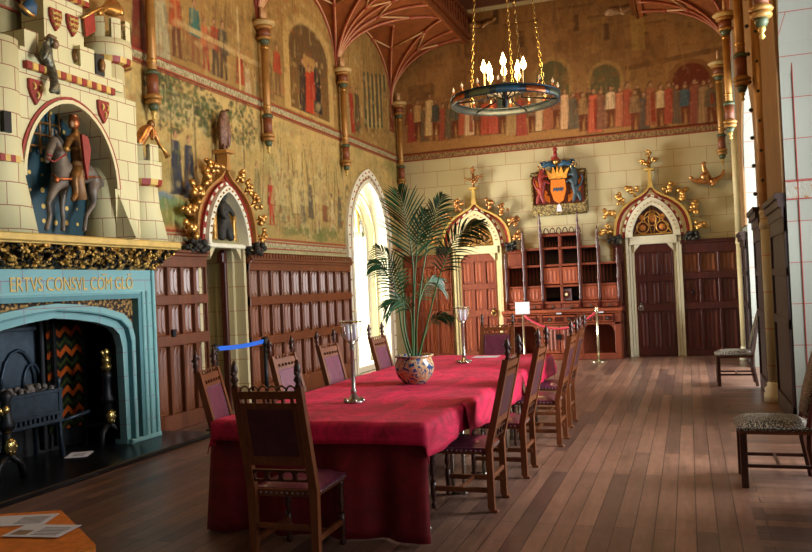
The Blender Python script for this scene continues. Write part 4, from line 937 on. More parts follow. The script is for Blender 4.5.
for i in range(7):   # pinnacles
    zt = max(tops[max(0, i-1)], tops[min(5, i)]); H = [.3, .42, .5, .0, .5, .42, .3][i]
    if H:
        k = MB(); c = (cols[i], YB-.35, 0); k.lathe([(.028, zc+.02), (.03, zc+.2), (.04, zc+.24), (.026, zc+.28), (.03, 1.6), (.04, 1.64), (.026, 1.7), (.026, zt-.05), (.045, zt), (.02, zt+.06), (.04, zt+.1), (.016, zt+H*.45), (.03, zt+H*.5), (.012, zt+H*.75), (.02, zt+H*.8), (.004, zt+H)], c, 8)
        k.build('pinnacle', 'mahog_d', bk)
for i in range(6):   # lower row: small drawers, carved doors, cresting
    if i not in (2, 3):
        dr = MB(f); dr.slab(cols[i]+.03, cols[i+1]-.03, 1.19, 1.47, .30, .325, .008); o = dr.build('door', 'redwood', bk)
        k = MB(f); linenfold(k, cols[i]+.06, cols[i+1]-.06, 1.22, 1.44, .325, 3, .009); k.build('panel', 'redwood', o)
    dr = MB(f); dr.slab(cols[i]+.03, cols[i+1]-.03, 1.04, 1.13, .30, .34, .008); o = dr.build('drawer', 'redwood_d', bk); k = MB(f); c = (cols[i]+cols[i+1])/2; k.prism([(c-.03, 1.06), (c+.03, 1.06), (c, 1.11)], .34, .36); k.build('drawer_pull', 'silver', o)
    if i in (2, 3):
        dr = MB(f); dr.slab(cols[i]+.03, cols[i+1]-.03, 1.95+0*.0, 2.24, .30, .325, .008) if False else dr.slab(cols[i]+.03, cols[i+1]-.03, 1.54, 1.88, .30, .325, .008); o = dr.build('door', 'redwood', bk); k = MB(f); linenfold(k, cols[i]+.06, cols[i+1]-.06, 1.57, 1.85, .325, 3, .009); k.build('panel', 'redwood', o)
        k = MB(f)
        for q in range(3): c = cols[i]+.06+q*.13; k.tube([(c+.06+.05*math.cos(a*PI/6), 2.58+.12*math.sin(a*PI/6), .3) for a in range(7)], .012, 5)
        k.slab(cols[i]+.02, cols[i+1]-.02, 2.57, 2.60, .25, .33); k.build('cresting', 'mahog_d', bk)
        k = MB(f)
        for q in range(5): c = cols[i]+.06+q*.065; k.prism([(c, 2.33), (c+.03, 2.33), (c+.015, 2.46)], .05, .07)
        k.build('carved_inlay', 'redwood', bk)
    else:
        k = MB(f)
        for q in range(4): c = cols[i]+.055+q*.075; k.slab(c, c+.03, 1.55, 1.9, .05, .06)
        if tops[i] > 2: 
            for q in range(4): c = cols[i]+.055+q*.075; k.slab(c, c+.03, 1.97, 2.2, .05, .06)
        k.build('carved_inlay', 'redwood_d', bk)
cl = empty('mantel_clock', (-2.38, YB-.22, 1.18), 'small square pale-faced clock in the open centre shelf of the bookcase', 'clock')
f2 = WB(YB)
k = MB(f2); k.slab(-2.47, -2.27, 1.185, 1.44, .16, .3, .02); k.build('case', 'nail', cl)
k = MB(f2); k.prism([(-2.37+.075*math.cos(a*PI/8), 1.32+.08*math.sin(a*PI/8)) for a in range(16)], .3, .312); k.build('dial', 'mahog_d', cl)
k = MB(f2); k.prism([(-2.37+.03*math.cos(a*PI/8), 1.32+.032*math.sin(a*PI/8)) for a in range(16)], .312, .318); k.build('dial_centre', 'cream', cl)
k = MB(f2); k.slab(-2.6, -2.28, zc+.001, zc+.02, .4, .5); o = k.build('folded_card', 'nail'); tag(o, 'flat pale card lying on the bookcase counter below the clock', 'card')
k = MB(f2); k.slab(-2.55, -2.45, .93, .985, .582, .6); o = k.build('paper_notice', 'paper', bk)
k = MB(f2); k.slab(-1.72, -1.62, .93, .985, .582, .6); o = k.build('paper_notice', 'paper', bk)

# ================================================================== COAT OF ARMS
ca = empty('coat_of_arms', (-2.47, YB, 3.0), 'framed painted coat of arms with crown, red dragon and blue beast on the far wall', 'coat of arms')
zf = lambda z: 3.02+(z-2.98)*1.36 if z < 3.66 else 3.945+(z-3.66)*.86
f = lambda u, z, d: (-2.46+(u+2.47)*.95, YB-d, zf(z)); u0, u1, z0, z1 = -3.05, -1.88, 2.98, 3.02
k = MB(f); fr = [(u0, 2.98), (u1, 2.98), (u1, 3.52), (u1+.02, 3.6), (-2.05, 3.6), (-2.25, 3.54), (-2.47, 3.66), (-2.69, 3.54), (-2.89, 3.6), (u0-.02, 3.6), (u0, 3.52)]
k.prism(fr, .0, .07); k.build('panel', plain('dark_red_field', '5a1a10', .5), ca)
k = MB(f)
for i in range(len(fr)): a, b = fr[i], fr[(i+1) % len(fr)]; k.tube([(a[0], a[1], .07), (b[0], b[1], .07)], .035, 6)
k.slab(u0, u1, 2.98, 3.12, .05, .12, .01); k.build('frame', carved('arms_frame', '5a4a28', 'a89050', 30, .6, .2), ca)
k = MB(f); k.prism([(-2.47+.17*a, 3.33+.2*b) for a, b in ((-.9, .8), (.9, .8), (1, 0), (.6, -.8), (0, -1.05), (-.6, -.8), (-1, 0))], .07, .15); k.build('shield', 'orange', ca)
k = MB(f)
for i in range(5): k.prism([(-2.58+.045*i, 3.30+.02*(i % 2)), (-2.54+.045*i, 3.33-.02*(i % 2)), (-2.54+.045*i, 3.37), (-2.58+.045*i, 3.35)], .15, .155)
k.build('charge', 'blue', ca)
k = MB(f); cr_ = [(-2.66, 3.50), (-2.28, 3.50), (-2.22, 3.66), (-2.34, 3.58), (-2.38, 3.70), (-2.44, 3.59), (-2.47, 3.73), (-2.50, 3.59), (-2.56, 3.70), (-2.60, 3.58), (-2.72, 3.66)]; k.prism(cr_, .08, .16)
for q in (2, 4, 6, 8, 10): k.ball((cr_[q][0], cr_[q][1], .12), .02, 6, 4)
k.build('crown', 'gold', ca)
def beast(s, mat, nm):
    c = -2.47; V = [(0, .0), (.02, .12), (.06, .24), (-.02, .34), (-.08, .36), (.02, -.1), (-.03, -.2), (.1, -.08), (.14, -.2), (-.1, .14), (-.16, .1), (-.08, .22), (-.17, .24), (.14, .05), (.2, .15), (.16, .22)]
    E_ = [(0, 1), (1, 2), (2, 3), (3, 4), (0, 5), (5, 6), (0, 7), (7, 8), (1, 9), (9, 10), (2, 11), (11, 12), (0, 13), (13, 14), (14, 15)]
    R = [x*1.35 for x in (.06, .05, .045, .035, .02, .04, .02, .04, .02, .025, .018, .025, .018, .02, .015, .012)]
    skin(nm, [(c+s*(.34+a), 3.33+b, .13) for a, b in V], E_, R, mat, ca, fn=f, sub=1)
beast(-1, 'red', 'dragon_supporter'); beast(1, plain('dark_blue_green', '2a4048', .5), 'beast_supporter')
k = MB(f)
for s in (-1, 1): k.prism([(-2.47+s*a, b) for a, b in ((.24, 3.3), (.5, 3.52), (.5, 3.38), (.4, 3.2))], .07, .085); k.prism([(-2.47+s*a, b) for a, b in ((.2, 3.14), (.34, 3.2), (.3, 3.28), (.2, 3.24))], .07, .09)
k.build('mantling', 'orange', ca)
rr = random.Random(3)
for s in (-1, 1):
    k = MB(f); k.tube([(-2.47+s*.05, 3.72, .12), (-2.47+s*.18, 3.8, .14), (-2.47+s*.32, 3.72, .12), (-2.47+s*.36, 3.84, .12)], [.05, .06, .05, .03], 7)
    for i in range(12): k.ball((-2.47+s*rr.uniform(.12, .34), 3.76+rr.uniform(-.04, .08), .12+rr.uniform(-.03, .04)), (rr.uniform(.03, .06), rr.uniform(.02, .04), .03), 6, 4)
    k.build('helm_mantling', 'blue', ca)
k = MB(f)
for s in (-1, 1):
    for i in range(5): k.ball((-2.47+s*(.3+.03*i), 3.68+.05*(i % 3), .15), .03, 6, 4)
k.ball((-2.49, 3.82, .16), (.07, .08, .07), 8, 6); k.build('helm', 'gold', ca)
k = MB(f); k.ball((-2.5, 4.0, .14), (.05, .1, .05), 8, 6); k.ball((-2.5, 4.12, .15), (.055, .06, .05), 8, 6); k.ball((-2.52, 3.93, .14), (.08, .04, .05), 8, 6); k.slab(-2.58, -2.42, 3.86, 3.9, .1, .2, .01); k.build('crest', 'red', ca)
k = MB(f); k.prism([(-2.53, 3.0), (-2.41, 3.0), (-2.43, 3.09), (-2.47, 3.12), (-2.51, 3.09)], .12, .13); k.build('paper_notice', 'paper', ca)
# small gilded beast sconce
gx, gz = .40, 3.52
g = skin('beast_sconce', [(gx, YB-.1, gz-.1), (gx+.05, YB-.2, gz), (gx, YB-.24, gz+.12), (gx-.02, YB-.26, gz+.22), (gx+.02, YB-.28, gz+.28), (gx-.2, YB-.22, gz-.08), (gx-.28, YB-.25, gz+.02), (gx+.2, YB-.2, gz-.1), (gx+.32, YB-.22, gz-.02), (gx+.36, YB-.22, gz+.1), (gx+.12, YB-.25, gz-.2)],
    [(0, 1), (1, 2), (2, 3), (3, 4), (0, 5), (5, 6), (0, 7), (7, 8), (8, 9), (7, 10)], [.09, .08, .05, .045, .04, .045, .03, .05, .04, .02, .035], 'coppergold',
    extra=lambda m: (m.ball((gx, YB-.3, gz-.02), (.09, .09, .09), 8, 6), m.tube([(gx, YB, gz-.1), (gx, YB-.12, gz-.1)], .03, 6)))
tag(g, 'small red-gold winged beast bracket on the far wall right of the doorway', 'sculpture')
# ================================================================== FIREPLACE with castle overmantel
def pv(px, py, x): p = ray(px, py, x=x); return (x, p.y, p.z)
FX = -5.75
fp = empty('fireplace', (FX, 6.14, 0), 'blue-green stone fireplace with painted castle overmantel and gilded vine frieze', 'fireplace')
f = WL(FX)
inner = [(7.14, .05), (7.13, .7), (7.12, 1.1), (7.08, 1.24), (6.98, 1.32), (6.75, 1.385), (6.45, 1.43), (6.14, 1.46), (5.83, 1.43), (5.53, 1.385), (5.3, 1.32), (5.2, 1.24), (5.16, 1.1), (5.15, .7), (5.14, .05)]
outer = [(7.27, .05), (7.27, .7), (7.27, 1.2), (7.22, 1.36), (7.1, 1.46), (6.8, 1.535), (6.45, 1.58), (6.14, 1.60), (5.83, 1.58), (5.48, 1.535), (5.18, 1.46), (5.06, 1.36), (5.01, 1.2), (5.01, .7), (5.01, .05)]
mid = [((a[0]*.45+b[0]*.55), (a[1]*.45+b[1]*.55) if i not in (0, 14) else .05) for i, (a, b) in enumerate(zip(inner, outer))]
k = MB(f); k.band(inner, mid, -.12, -.03); k.build('arch_moulding', 'teal', fp)
k = MB(f); k.band(mid, outer, -.12, .02); k.build('arch_moulding', 'teal', fp)
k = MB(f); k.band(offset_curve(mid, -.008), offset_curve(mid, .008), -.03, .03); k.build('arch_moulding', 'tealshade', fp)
box = [(7.33, .05), (7.33, .7), (7.33, 1.2), (7.33, 1.4), (7.33, 1.62), (6.9, 1.62), (6.5, 1.62), (6.14, 1.62), (5.7, 1.62), (5.4, 1.62), (4.95, 1.62), (4.95, 1.4), (4.95, 1.2), (4.95, .7), (4.95, .05)]
k = MB(f); k.band(outer, box, -.12, -.05); k.build('carved_spandrel', 'carv2', fp)
box2 = [(u+(.05 if u > 7 else -.05 if u < 5 else 0), z+(.05 if z > 1.6 else 0)) for u, z in box]; box3 = [(u+(.25 if u > 7 else -.25 if u < 5 else 0), z+(.06 if z > 1.6 else 0)) for u, z in box2]
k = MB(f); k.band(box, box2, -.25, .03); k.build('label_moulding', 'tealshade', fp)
k = MB(f); k.slab(7.38, 7.64, .05, 1.93, -.25, 0); k.slab(4.64, 4.90, .05, 1.93, -.25, 0); k.slab(4.90, 7.38, 1.67, 1.93, -.25, 0.0); k.build('surround', 'teal', fp)
k = MB(f)
for u in (7.42, 7.5): k.slab(u, u+.025, .05, 1.70, 0, .025, .01)
k.slab(4.9, 7.42, 1.69, 1.705, 0, .02); k.slab(7.6, 7.645, .05, 1.93, 0, .03, .01); k.build('moulding', 'tealp', fp)
for a, b in ((7.15, 7.66), (4.6, 5.13)): k = MB(f); k.slab(a, b, 0.05, .10, -.2, .035, .01); k.build('plinth', 'tealp', fp)
# lettering
cu = bpy.data.curves.new('lettering', 'FONT'); cu.body = 'ERTVS CONSVL COM GLO'; cu.size = .165; cu.extrude = .004; cu.resolution_u = 3
to = bpy.data.objects.new('tmp', cu); COL.objects.link(to); dg = bpy.context.evaluated_depsgraph_get(); me = bpy.data.meshes.new_from_object(to.evaluated_get(dg)); bpy.data.objects.remove(to)
xs = [v.co.x for v in me.vertices]; x0, x1 = min(xs), max(xs); y0_, y1_ = 5.60, 7.28
k = MB(); k.add([(FX+.004+v.co.z, y0_+(v.co.x-x0)/(x1-x0)*(y1_-y0_), 1.725+v.co.y*1.15) for v in me.vertices], [tuple(p.vertices) for p in me.polygons])
for a, b in ((6.80, 6.87), (7.2, 7.27)): k.box(FX, FX+.008, a, b, 1.875, 1.887)
k.build('gilt_lettering', 'paintgold', fp)
# gilded vine frieze flaring out under the mantel shelf, and the shelf
k = MB(); prof = [(-5.74, 1.93), (-5.7, 1.97), (-5.6, 2.06), (-5.47, 2.15), (-5.75, 2.16)]; n = len(prof); ys = [4.5, 7.62]; 
vs = [(x, 4.4, z) for x, z in prof]+[(x, 7.64+(x+5.74)*.5, z) for x, z in prof]; k.add(vs, [(i, (i+1) % n, n+(i+1) % n, n+i) for i in range(n)]+[tuple(range(n)), tuple(range(n, 2*n))])
rr = random.Random(11)
for i in range(520):
    t = rr.random(); y = rr.uniform(4.5, 7.62+.1*t); x = -5.72+.24*t; z = 1.96+.18*t; k.ball((x+.02, y, z-.01), (rr.uniform(.012, .028), rr.uniform(.012, .035), rr.uniform(.012, .026)), 5, 4)
for i in range(26):
    y = 4.5+i*.12; k.tube([(-5.70+.03*math.sin(a), y+.015*a, 1.96+.16*a/6) for a in range(7)], .012, 5)
k.build('vine_frieze', 'carv', fp)
k = MB(); k.box(-5.99, -5.43, 4.3, 7.76, 2.16, 2.235, .012); k.box(-5.99, -5.46, 4.3, 7.72, 2.145, 2.162, .004); k.build('mantel_shelf', 'paintgold', fp)
# firebox
k = MB(); k.box(-6.45, -5.87, 7.2, 7.3, 0, 1.55); k.box(-6.45, -5.87, 5.0, 5.1, 0, 1.55); k.box(-6.55, -6.45, 5.0, 7.3, 0, 1.6); k.box(-6.45, -5.87, 5.0, 7.3, 1.55, 1.65); k.build('firebox', 'soot', fp)
y0, z0 = L(53, 410, -6.4); y1, z1 = L(91, 292, -6.4); 
k = MB(); k.box(-6.445, -6.4, y0, y1, .25, 1.5); k.add([(-6.4, y0, .25), (-6.3, y0-.16, .25), (-6.3, y0-.16, 1.5), (-6.4, y0, 1.5)], [(0, 1, 2, 3)]); k.build('zigzag_tiling', 'zig', fp)
k = MB(); ya, yb = L(5, 350, -6.35)[0], L(36, 350, -6.35)[0]; k.box(-6.42, -6.36, ya-.5, yb, .5, 1.38, .01)
for i in range(9): a = PI*i/8; 
k.tube([(-6.35, (ya+yb)/2-.05+.22*math.cos(a*PI/8), .75+.4*math.sin(a*PI/8)) for a in range(9)], .02, 6); k.tube([(-6.35, (ya+yb)/2+.13+.12*math.cos(a*PI/8), .75+.25*math.sin(a*PI/8)) for a in range(9)], .018, 6)
k.box(-6.36, -6.33, ya-.5, yb, .5, .54, .005); k.box(-6.36, -6.33, ya-.5, yb, 1.34, 1.38, .005); k.build('iron_fireback', 'iron', fp)
k = MB(); k.box(-6.38, -6.3, yb+.02, yb+.07, .1, 1.5, .01); k.box(-6.39, -6.34, y0-.02, y0+.02, .1, 1.5); k.build('iron_post', 'black', fp)
# hearth slab
k = MB(); k.box(-6.44, -5.2, 4.2, 7.95, 0.0, .05, .01); o = k.build('hearth_slab', 'hearth'); tag(o, 'black polished slate hearth slab on the floor before the fireplace', 'hearth')
# fire basket
gy0, gy1 = 5.35, 6.25
y_, z_ = L(60, 395, -6.3)
ft = empty('fire_basket', (-6.3, 5.8, .05), 'blued iron fire grate with pierced front holding ash inside the fireplace', 'fire grate')
gr0, gr1 = L(6, 420, -6.0)[0]-.3, L(62, 400, -6.0)[0]
k = MB(); k.box(-6.32, -6.0, gr0, gr1, .42, .45); 
for z in (.42, .5, .72): k.box(-6.02, -5.98, gr0, gr1, z, z+.035, .004)
k.box(-6.015, -5.995, gr0, gr1, .53, .72); k.box(-6.32, -6.0, gr1-.03, gr1, .42, .72); k.box(-6.32, -6.0, gr0, gr0+.03, .42, .72); k.build('grate_box', 'iron', ft)
n = 16
for i in range(n): k = MB(); y = gr0+.03+(gr1-gr0-.06)*i/n; k.box(-6.015, -5.985, y, y+.03, .45, .505); k.build('grate_bar', 'iron', ft)
for y in (gr0+.04, gr1-.04):
    k = MB(); k.tube([(-5.98, y, .06), (-6.0, y, .3), (-6.0, y, .8), (-6.0, y, .86)], [.03, .02, .02, .03], 8); k.tube([(-6.0, y, .4), (-6.32, y, .4), (-6.32, y, .06)], .018, 6); k.build('leg', 'iron', ft)
k = MB(); k.tube([(-6.0, gr1, .42), (-5.98, gr1+.35, .46)], .02, 6); k.build('side_bar', 'iron', ft)
k = MB(); rr = random.Random(5)
for i in range(110): k.ball((rr.uniform(-6.29, -6.04), rr.uniform(gr0+.05, gr1-.05), .74+rr.uniform(-.02, .05)), rr.uniform(.02, .045), 5, 4)
o = k.build('fire_ash', plain('pale_ash', '6a6460', .9, var=.4, ns=30)); tag(o, 'pale ash and cinders heaped in the iron fire grate', 'ash', kind='stuff')
# fire dogs
def firedog(px, pyt, pyb, x, label):
    p = ray(px, pyb, z=.05); x = x; y = L(px, pyb, x)[0]; zt = L(px, pyt, x)[1]
    t = empty('fire_dog', (x, y, .05), label, 'andiron', 'fire dogs in the fireplace')
    k = MB(); k.tube([(x, y, .28), (x, y, zt-.22)], [.05, .035], 8); k.lathe([(.05, .5), (.075, .55), (.05, .6), (.04, .75), (.06, .8), (.04, .85)], (x, y, 0), 10); k.build('stem', 'black', t)
    k = MB(); k.tube([(x, y, .3), (x+.02, y-.12, .2), (x+.03, y-.16, .05)], [.04, .03, .035], 6); k.tube([(x, y, .3), (x+.02, y+.12, .2), (x+.03, y+.16, .05)], [.04, .03, .035], 6); k.tube([(x, y, .3), (x-.3, y, .25), (x-.32, y, .05)], .025, 6); k.build('foot', 'black', t)
    k = MB(); k.ball((x+.04, y, .36), (.04, .065, .08), 10, 8); [k.ball((x+.06, y+.04*math.cos(a), .36+.05*math.sin(a)), .018, 5, 4) for a in range(6)]; k.build('brass_mask', 'brass', t)
    k = MB(); k.lathe([(.04, zt-.24), (.06, zt-.2), (.045, zt-.17)], (x, y, 0), 8); k.ball((x, y, zt-.13), (.045, .05, .06), 8, 6); k.ball((x+.02, y-.02, zt-.04), (.035, .04, .045), 8, 6); k.tube([(x, y-.03, zt-.1), (x+.02, y-.09, zt-.02)], .018, 5); k.tube([(x, y, zt-.2), (x, y+.05, zt-.1)], .02, 5); k.build('brass_figure', 'brass', t)
firedog(109, 348, 437, -5.95, 'black iron fire dog topped by a brass figure at the right of the opening')
firedog(8, 405, 470, -5.72, 'black iron fire dog with round brass mask left of the fire grate')
# ---- castle overmantel
CXF = -5.55
ct = empty('castle_overmantel', (CXF, 6.3, 2.235), 'painted miniature stone castle with towers and arched niche above the mantel shelf', 'overmantel'); f = WL(CXF)
nich = [(u, z) for u, z in round_arch(6.22, .6, 2.76, 3.52, 18, pt=.05)]
k = MB(f); k.band(nich, [(u, 3.74) for u, z in nich], -.32, 0)
k.add([(6.82, 3.74, 0), (6.82, 2.235, 0), (6.82, 2.235, -.32), (6.82, 3.74, -.32), (7.2, 3.74, 0), (7.2, 2.235, 0)], [(0, 1, 2, 3), (0, 4, 5, 1)])
k.prism([(5.62, 2.235), (5.76, 2.235), (5.66, 2.5), (5.62, 2.76)], -.44, 0)
k.slab(5.30, 5.62, 2.235, 3.9, -.44, 0); k.slab(5.62, 6.82, 3.74, 3.8, -.44, 0)
k.build('curtain_wall', 'castle', ct)
k = MB(); k.box(-5.93, -5.87, 5.45, 7.0, 2.2, 3.72); k.build('niche_back', 'niche', ct)
k = MB(f); na = round_arch(6.22, .64, 2.76, 3.56, 24, pt=.05); nb = round_arch(6.22, .665, 2.76, 3.585, 24, pt=.05); k.band(na, nb, 0, .02); k.build('niche_moulding', 'red', ct)
k = MB(f); na = round_arch(6.22, .6, 2.76, 3.52, 24, foot=2.76, pt=.05); nb = round_arch(6.22, .635, 2.76, 3.555, 24, foot=2.76, pt=.05); k.band(na, nb, 0, .03); k.build('niche_moulding', 'cream', ct)
# portcullis
k = MB(f)
for i in range(5): k.tube([(5.85+.13*i, 3.05 if i < 3 else 3.2, -.28), (5.85+.13*i, 3.6, -.28)], .012, 5)
for z in (3.12, 3.24, 3.36): k.tube([(5.75, z, -.28), (6.4, z, -.28)], .012, 5)
k.build('portcullis', 'brownfig', ct)
# upper wall and keep: heights read from the stepped skyline
def up(px0, px1, pyt, d0, d1, x=CXF, zb=3.93): a, z = L(px0, pyt, x); b = L(px1, pyt, x)[0]; k.slab(a, b, zb, z, d0, d1)
k = MB(f); up(24, 38, 28, -.3, 0); up(80, 94, 45, -.3, 0); up(94, 111, 55, -.3, 0); k.slab(5.62, 7.0, 3.8, 3.93, -.3, 0); k.build('battlement', 'castle', ct)
k = MB(f); a = L(40, 40)[0]; a = L(43, 40, CXF-.1)[0]; b = L(82, 40, CXF-.1)[0]; k.slab(a, b, 3.8, 4.62, -.35, -.08); k.slab(a-.05, b+.03, 4.62, 4.75, -.35, -.02); k.build('keep', 'castle', ct)
k = MB(f); n = 11
for i in range(n): 
    a_ = a-.05+(b-a+.08)*i/n; k.cur = i % 2; k.slab(a_, a_+(b-a+.08)/n, 4.57, 4.62, -.3, -.02)
k.build('corbel_table', ['red', 'gold'], ct)
k = MB(f); n = 17; s0 = L(23, 68, CXF)[0]; s1 = L(112, 96, CXF)[0]
for i in range(n):
    a_ = s0+(s1-s0)*i/n; k.cur = i % 2; k.slab(a_, a_+(s1-s0)/n, 3.73, 3.80, 0, .05, .006)
k.build('corbel_table', ['red', 'paintgold'], ct)
# right shaft tower, turret, spur, left tower, side bastion
def arc_lathe(k, prof, c, n=20): k.lathe(prof, c, n)
k = MB(); k.lathe([(.30, 2.236), (.23, 2.75), (.21, 3.0), (.21, 4.14)], (-5.78, 6.99, 0), 20); k.build('round_tower', 'castle', ct)
k = MB(); tc = (-5.78, 7.03); k.lathe([(.22, 4.14), (.27, 4.19), (.27, 4.36)], (tc[0], tc[1], 0), 20)
for i in range(10):
    a0 = i*PI/5; k.lathe([(.19, 4.36), (.27, 4.36), (.27, 4.57), (.19, 4.57), (.19, 4.36)], (tc[0], tc[1], 0), 3, a0, a0+PI/5*.62, smooth=False)
k.build('turret', 'castle', ct)
k = MB()
for i in range(20): k.cur = i % 2; a0 = i*PI/10; k.lathe([(.2, 4.09), (.265, 4.11), (.275, 4.17), (.2, 4.17), (.2, 4.09)], (tc[0], tc[1], 0), 2, a0, a0+PI/10, smooth=False)
k.build('corbel_table', ['red', 'paintgold'], ct)
k = MB(); k.lathe([(.36, 2.236), (.27, 2.75), (.25, 3.0), (.25, 3.95)], (-5.72, 5.42, 0), 20); k.build('round_tower', 'castle', ct)
k = MB(f); yq, zq = L(10, 158, -5.45)
for i in range(4): k.cur = i % 2; k.slab(yq-.11+.055*i, yq-.055+.055*i, zq-.03, zq+.03, -.02, .11)
k.build('corbel_table', ['red', 'paintgold'], ct)
k = MB(f)
for px, py in ((8, 122), (8, 206)): k = MB(f); yq, zq = L(px, py, -5.46); k.slab(yq-.05, yq+.03, zq-.09, zq+.09, 0, .10); k.build('arrow_slit', 'black', ct)
k = MB(f); k.add([(6.80, 2.236, .0), (6.84, 2.236, .22), (7.0, 2.236, 0.02), (6.86, 2.72, 0)], [(0, 1, 3), (1, 2, 3), (0, 2, 1)]); k.build('spur', 'castle', ct)
k = MB(); bc = (-5.72, 7.42); k.lathe([(.30, 2.236), (.22, 2.62), (.20, 2.9)], (bc[0], bc[1], 0), 16); k.box(-6.0, -5.8, 7.1, 7.5, 2.236, 3.0); k.build('side_tower', 'castle', ct)
k = MB(); k.lathe([(.2, 2.88), (.26, 2.92), (.26, 3.12)], (bc[0], bc[1], 0), 8, PI/8, 2*PI+PI/8, smooth=False)
for i in range(8): a0 = PI/8+i*PI/4; k.lathe([(.18, 3.12), (.26, 3.12), (.26, 3.3), (.18, 3.3), (.18, 3.12)], (bc[0], bc[1], 0), 1, a0, a0+PI/4*.62, smooth=False)
k.build('bastion', 'castle', ct)
k = MB()
for i in range(16): k.cur = i % 2; a0 = i*PI/8; k.lathe([(.2, 2.84), (.25, 2.86), (.265, 2.92), (.2, 2.92), (.2, 2.84)], (bc[0], bc[1], 0), 1, a0, a0+PI/8, smooth=False)
k.build('corbel_table', ['red', 'paintgold'], ct)
def shield(px, py, x, w, h, mat, charges):
    y, z = L(px, py, x); k = MB(WL(x)); k.prism([(y+w*a, z+h*b) for a, b in ((-.5, .5), (.5, .5), (.5, .1), (.36, -.2), (0, -.55), (-.36, -.2), (-.5, .1))], 0, .03); o = k.build('heraldic_shield', mat, ct)
    k = MB(WL(x))
    if charges == 'moon':
        for a, b in ((-.24, .2), (.24, .2), (0, -.15)): k.tube([(y+w*(a+.13*math.cos(t)), z+h*(b+.13*math.sin(t)), .035) for t in (-2, -1.2, -.4, .4, 1.2, 2)], [.003, .010, .014, .014, .010, .003], 6)
    else:
        for b in (.28, .02, -.24): k.tube([(y+w*a*(1 if b > -.1 else .6), z+h*(b+c), .035) for a, c in ((-.4, .06), (-.2, -.04), (0, .05), (.2, -.03), (.38, .07))], .013, 5); [k.ball((y+w*a*(1 if b > -.1 else .6), z+h*(b-.06), .035), .012, 5, 4) for a in (-.3, 0, .3)]
    k.build('shield_charge', 'paintgold', o)
shield(34, 92, CXF, .155, .22, 'red', 'moon'); shield(102, 112, CXF, .155, .22, 'red', 'moon')
shield(54, 20, CXF-.08, .15, .2, 'red', 'lion'); shield(71, 26, CXF-.08, .15, .2, 'red', 'lion')
for px, py, w, h in ((72.5, 55, .12, .2), (99, 65, .13, .21)):
    y, z = L(px, py, CXF+ .0); k = MB(WL(CXF-.1 if px < 80 else CXF)); y, z = L(px, py, CXF-.1 if px < 80 else CXF); k.slab(y-w/2, y+w/2, z-h/2, z+h/2, 0, .015); o = k.build('window_panel', 'foliage_dark', ct)
    fo = skin('window_figure', [(y, z-.08, .03), (y, z, .04), (y, z+.06, .04), (y-.035, z+.0, .04), (y+.035, z-.01, .04)], [(0, 1), (1, 2), (1, 3), (1, 4)], [.032, .028, .022, .012, .012], 'brownfig', o, fn=WL(CXF-.1 if px < 80 else CXF), sub=1)
# sculpture: figures on the castle
def sk(name, pts, x, edges, radii, mat, label, extra=None):
    o = skin(name, [pv(a, b, x+(c[0] if c else 0)) for a, b, *c in pts], edges, radii, mat, extra=extra); return tag(o, label, 'sculpture')
o = sk('climbing_figure', [(52, 70), (46, 58), (42, 46), (50, 40, .06), (55, 45, .1), (47, 52, .1), (42, 60, .08), (54, 80, .06), (55, 88, .1), (50, 92, .1), (59, 94, .08)], CXF+.05, [(0, 1), (1, 2), (2, 3), (3, 4), (2, 5), (5, 6), (0, 7), (7, 8), (8, 9), (8, 10)], [.05, .06, .075, .045, .05, .035, .025, .04, .045, .02, .02], 'silvergreen', 'silver-scaled carved figure leaning over the red and gold corbels of the castle')
k = MB(); p = pv(55, 44, CXF+.15); off = o.location
k.ball(p, (.035, .038, .048), 8, 6); k.tube([pv(45, 40, CXF+.08), pv(50, 37, CXF+.12), pv(56, 39, CXF+.14)], [.02, .032, .02], 6); k.build('head', 'flesh', o)
o = sk('trumpeter_figure', [(140, 142), (144, 132), (150, 126, .03), (154, 131, .06), (152, 140, .08), (136, 146), (146, 128, .02), (160, 147, .1)], -5.7, [(0, 1), (1, 2), (2, 3), (3, 4), (0, 5), (3, 7)], [.07, .085, .06, .04, .03, .06, .03, .015], 'coppergold', 'red and gold carved trumpeter leaning from the side bastion of the castle')
k = MB(); k.tube([pv(155, 138, -5.6), pv(163, 149, -5.58), pv(168, 157, -5.56)], [.012, .015, .035], 8); k.build('trumpet', 'gold', o)
k = MB(); k.ball(pv(151, 124, -5.66), (.045, .05, .05), 8, 6); k.build('head', 'brownfig', o)
o = sk('herald_figure', [(112, 18), (112, 8), (111, -2), (105, 8, .05), (98, 14, .08), (119, 8, .03), (122, 16, .05)], -5.72, [(0, 1), (1, 2), (1, 3), (3, 4), (1, 5), (5, 6)], [.09, .08, .05, .04, .03, .04, .03], 'gold', 'gilded carved herald standing in the round turret of the castle')
k = MB(); k.tube([pv(118, 4, -5.62), pv(100, 8, -5.6), pv(82, 18, -5.58)], .014, 6); k.build('trumpet', 'gold', o)
k = MB(); q = [pv(84, 17, -5.585), pv(94, 11, -5.6), pv(96, 31, -5.6), pv(86, 37, -5.585)]; k.add([tuple(v) for v in q]+[(v[0]-.012, v[1], v[2]) for v in q], [(0, 1, 2, 3), (4, 5, 6, 7), (0, 1, 5, 4), (1, 2, 6, 5), (2, 3, 7, 6), (3, 0, 4, 7)]); k.build('banner', 'red', o)
o = sk('herald_figure', [(30, 18), (29, 8), (30, -2), (22, 10, .05), (36, 12, .05)], -5.5, [(0, 1), (1, 2), (1, 3), (1, 4)], [.05, .06, .045, .03, .03], 'blue', 'blue carved figure at the top left of the castle battlement')
k = MB(); k.tube([pv(20, 5, -5.42), pv(30, 14, -5.42), pv(34, 16, -5.42)], .018, 6); k.build('trumpet', 'gold', o)
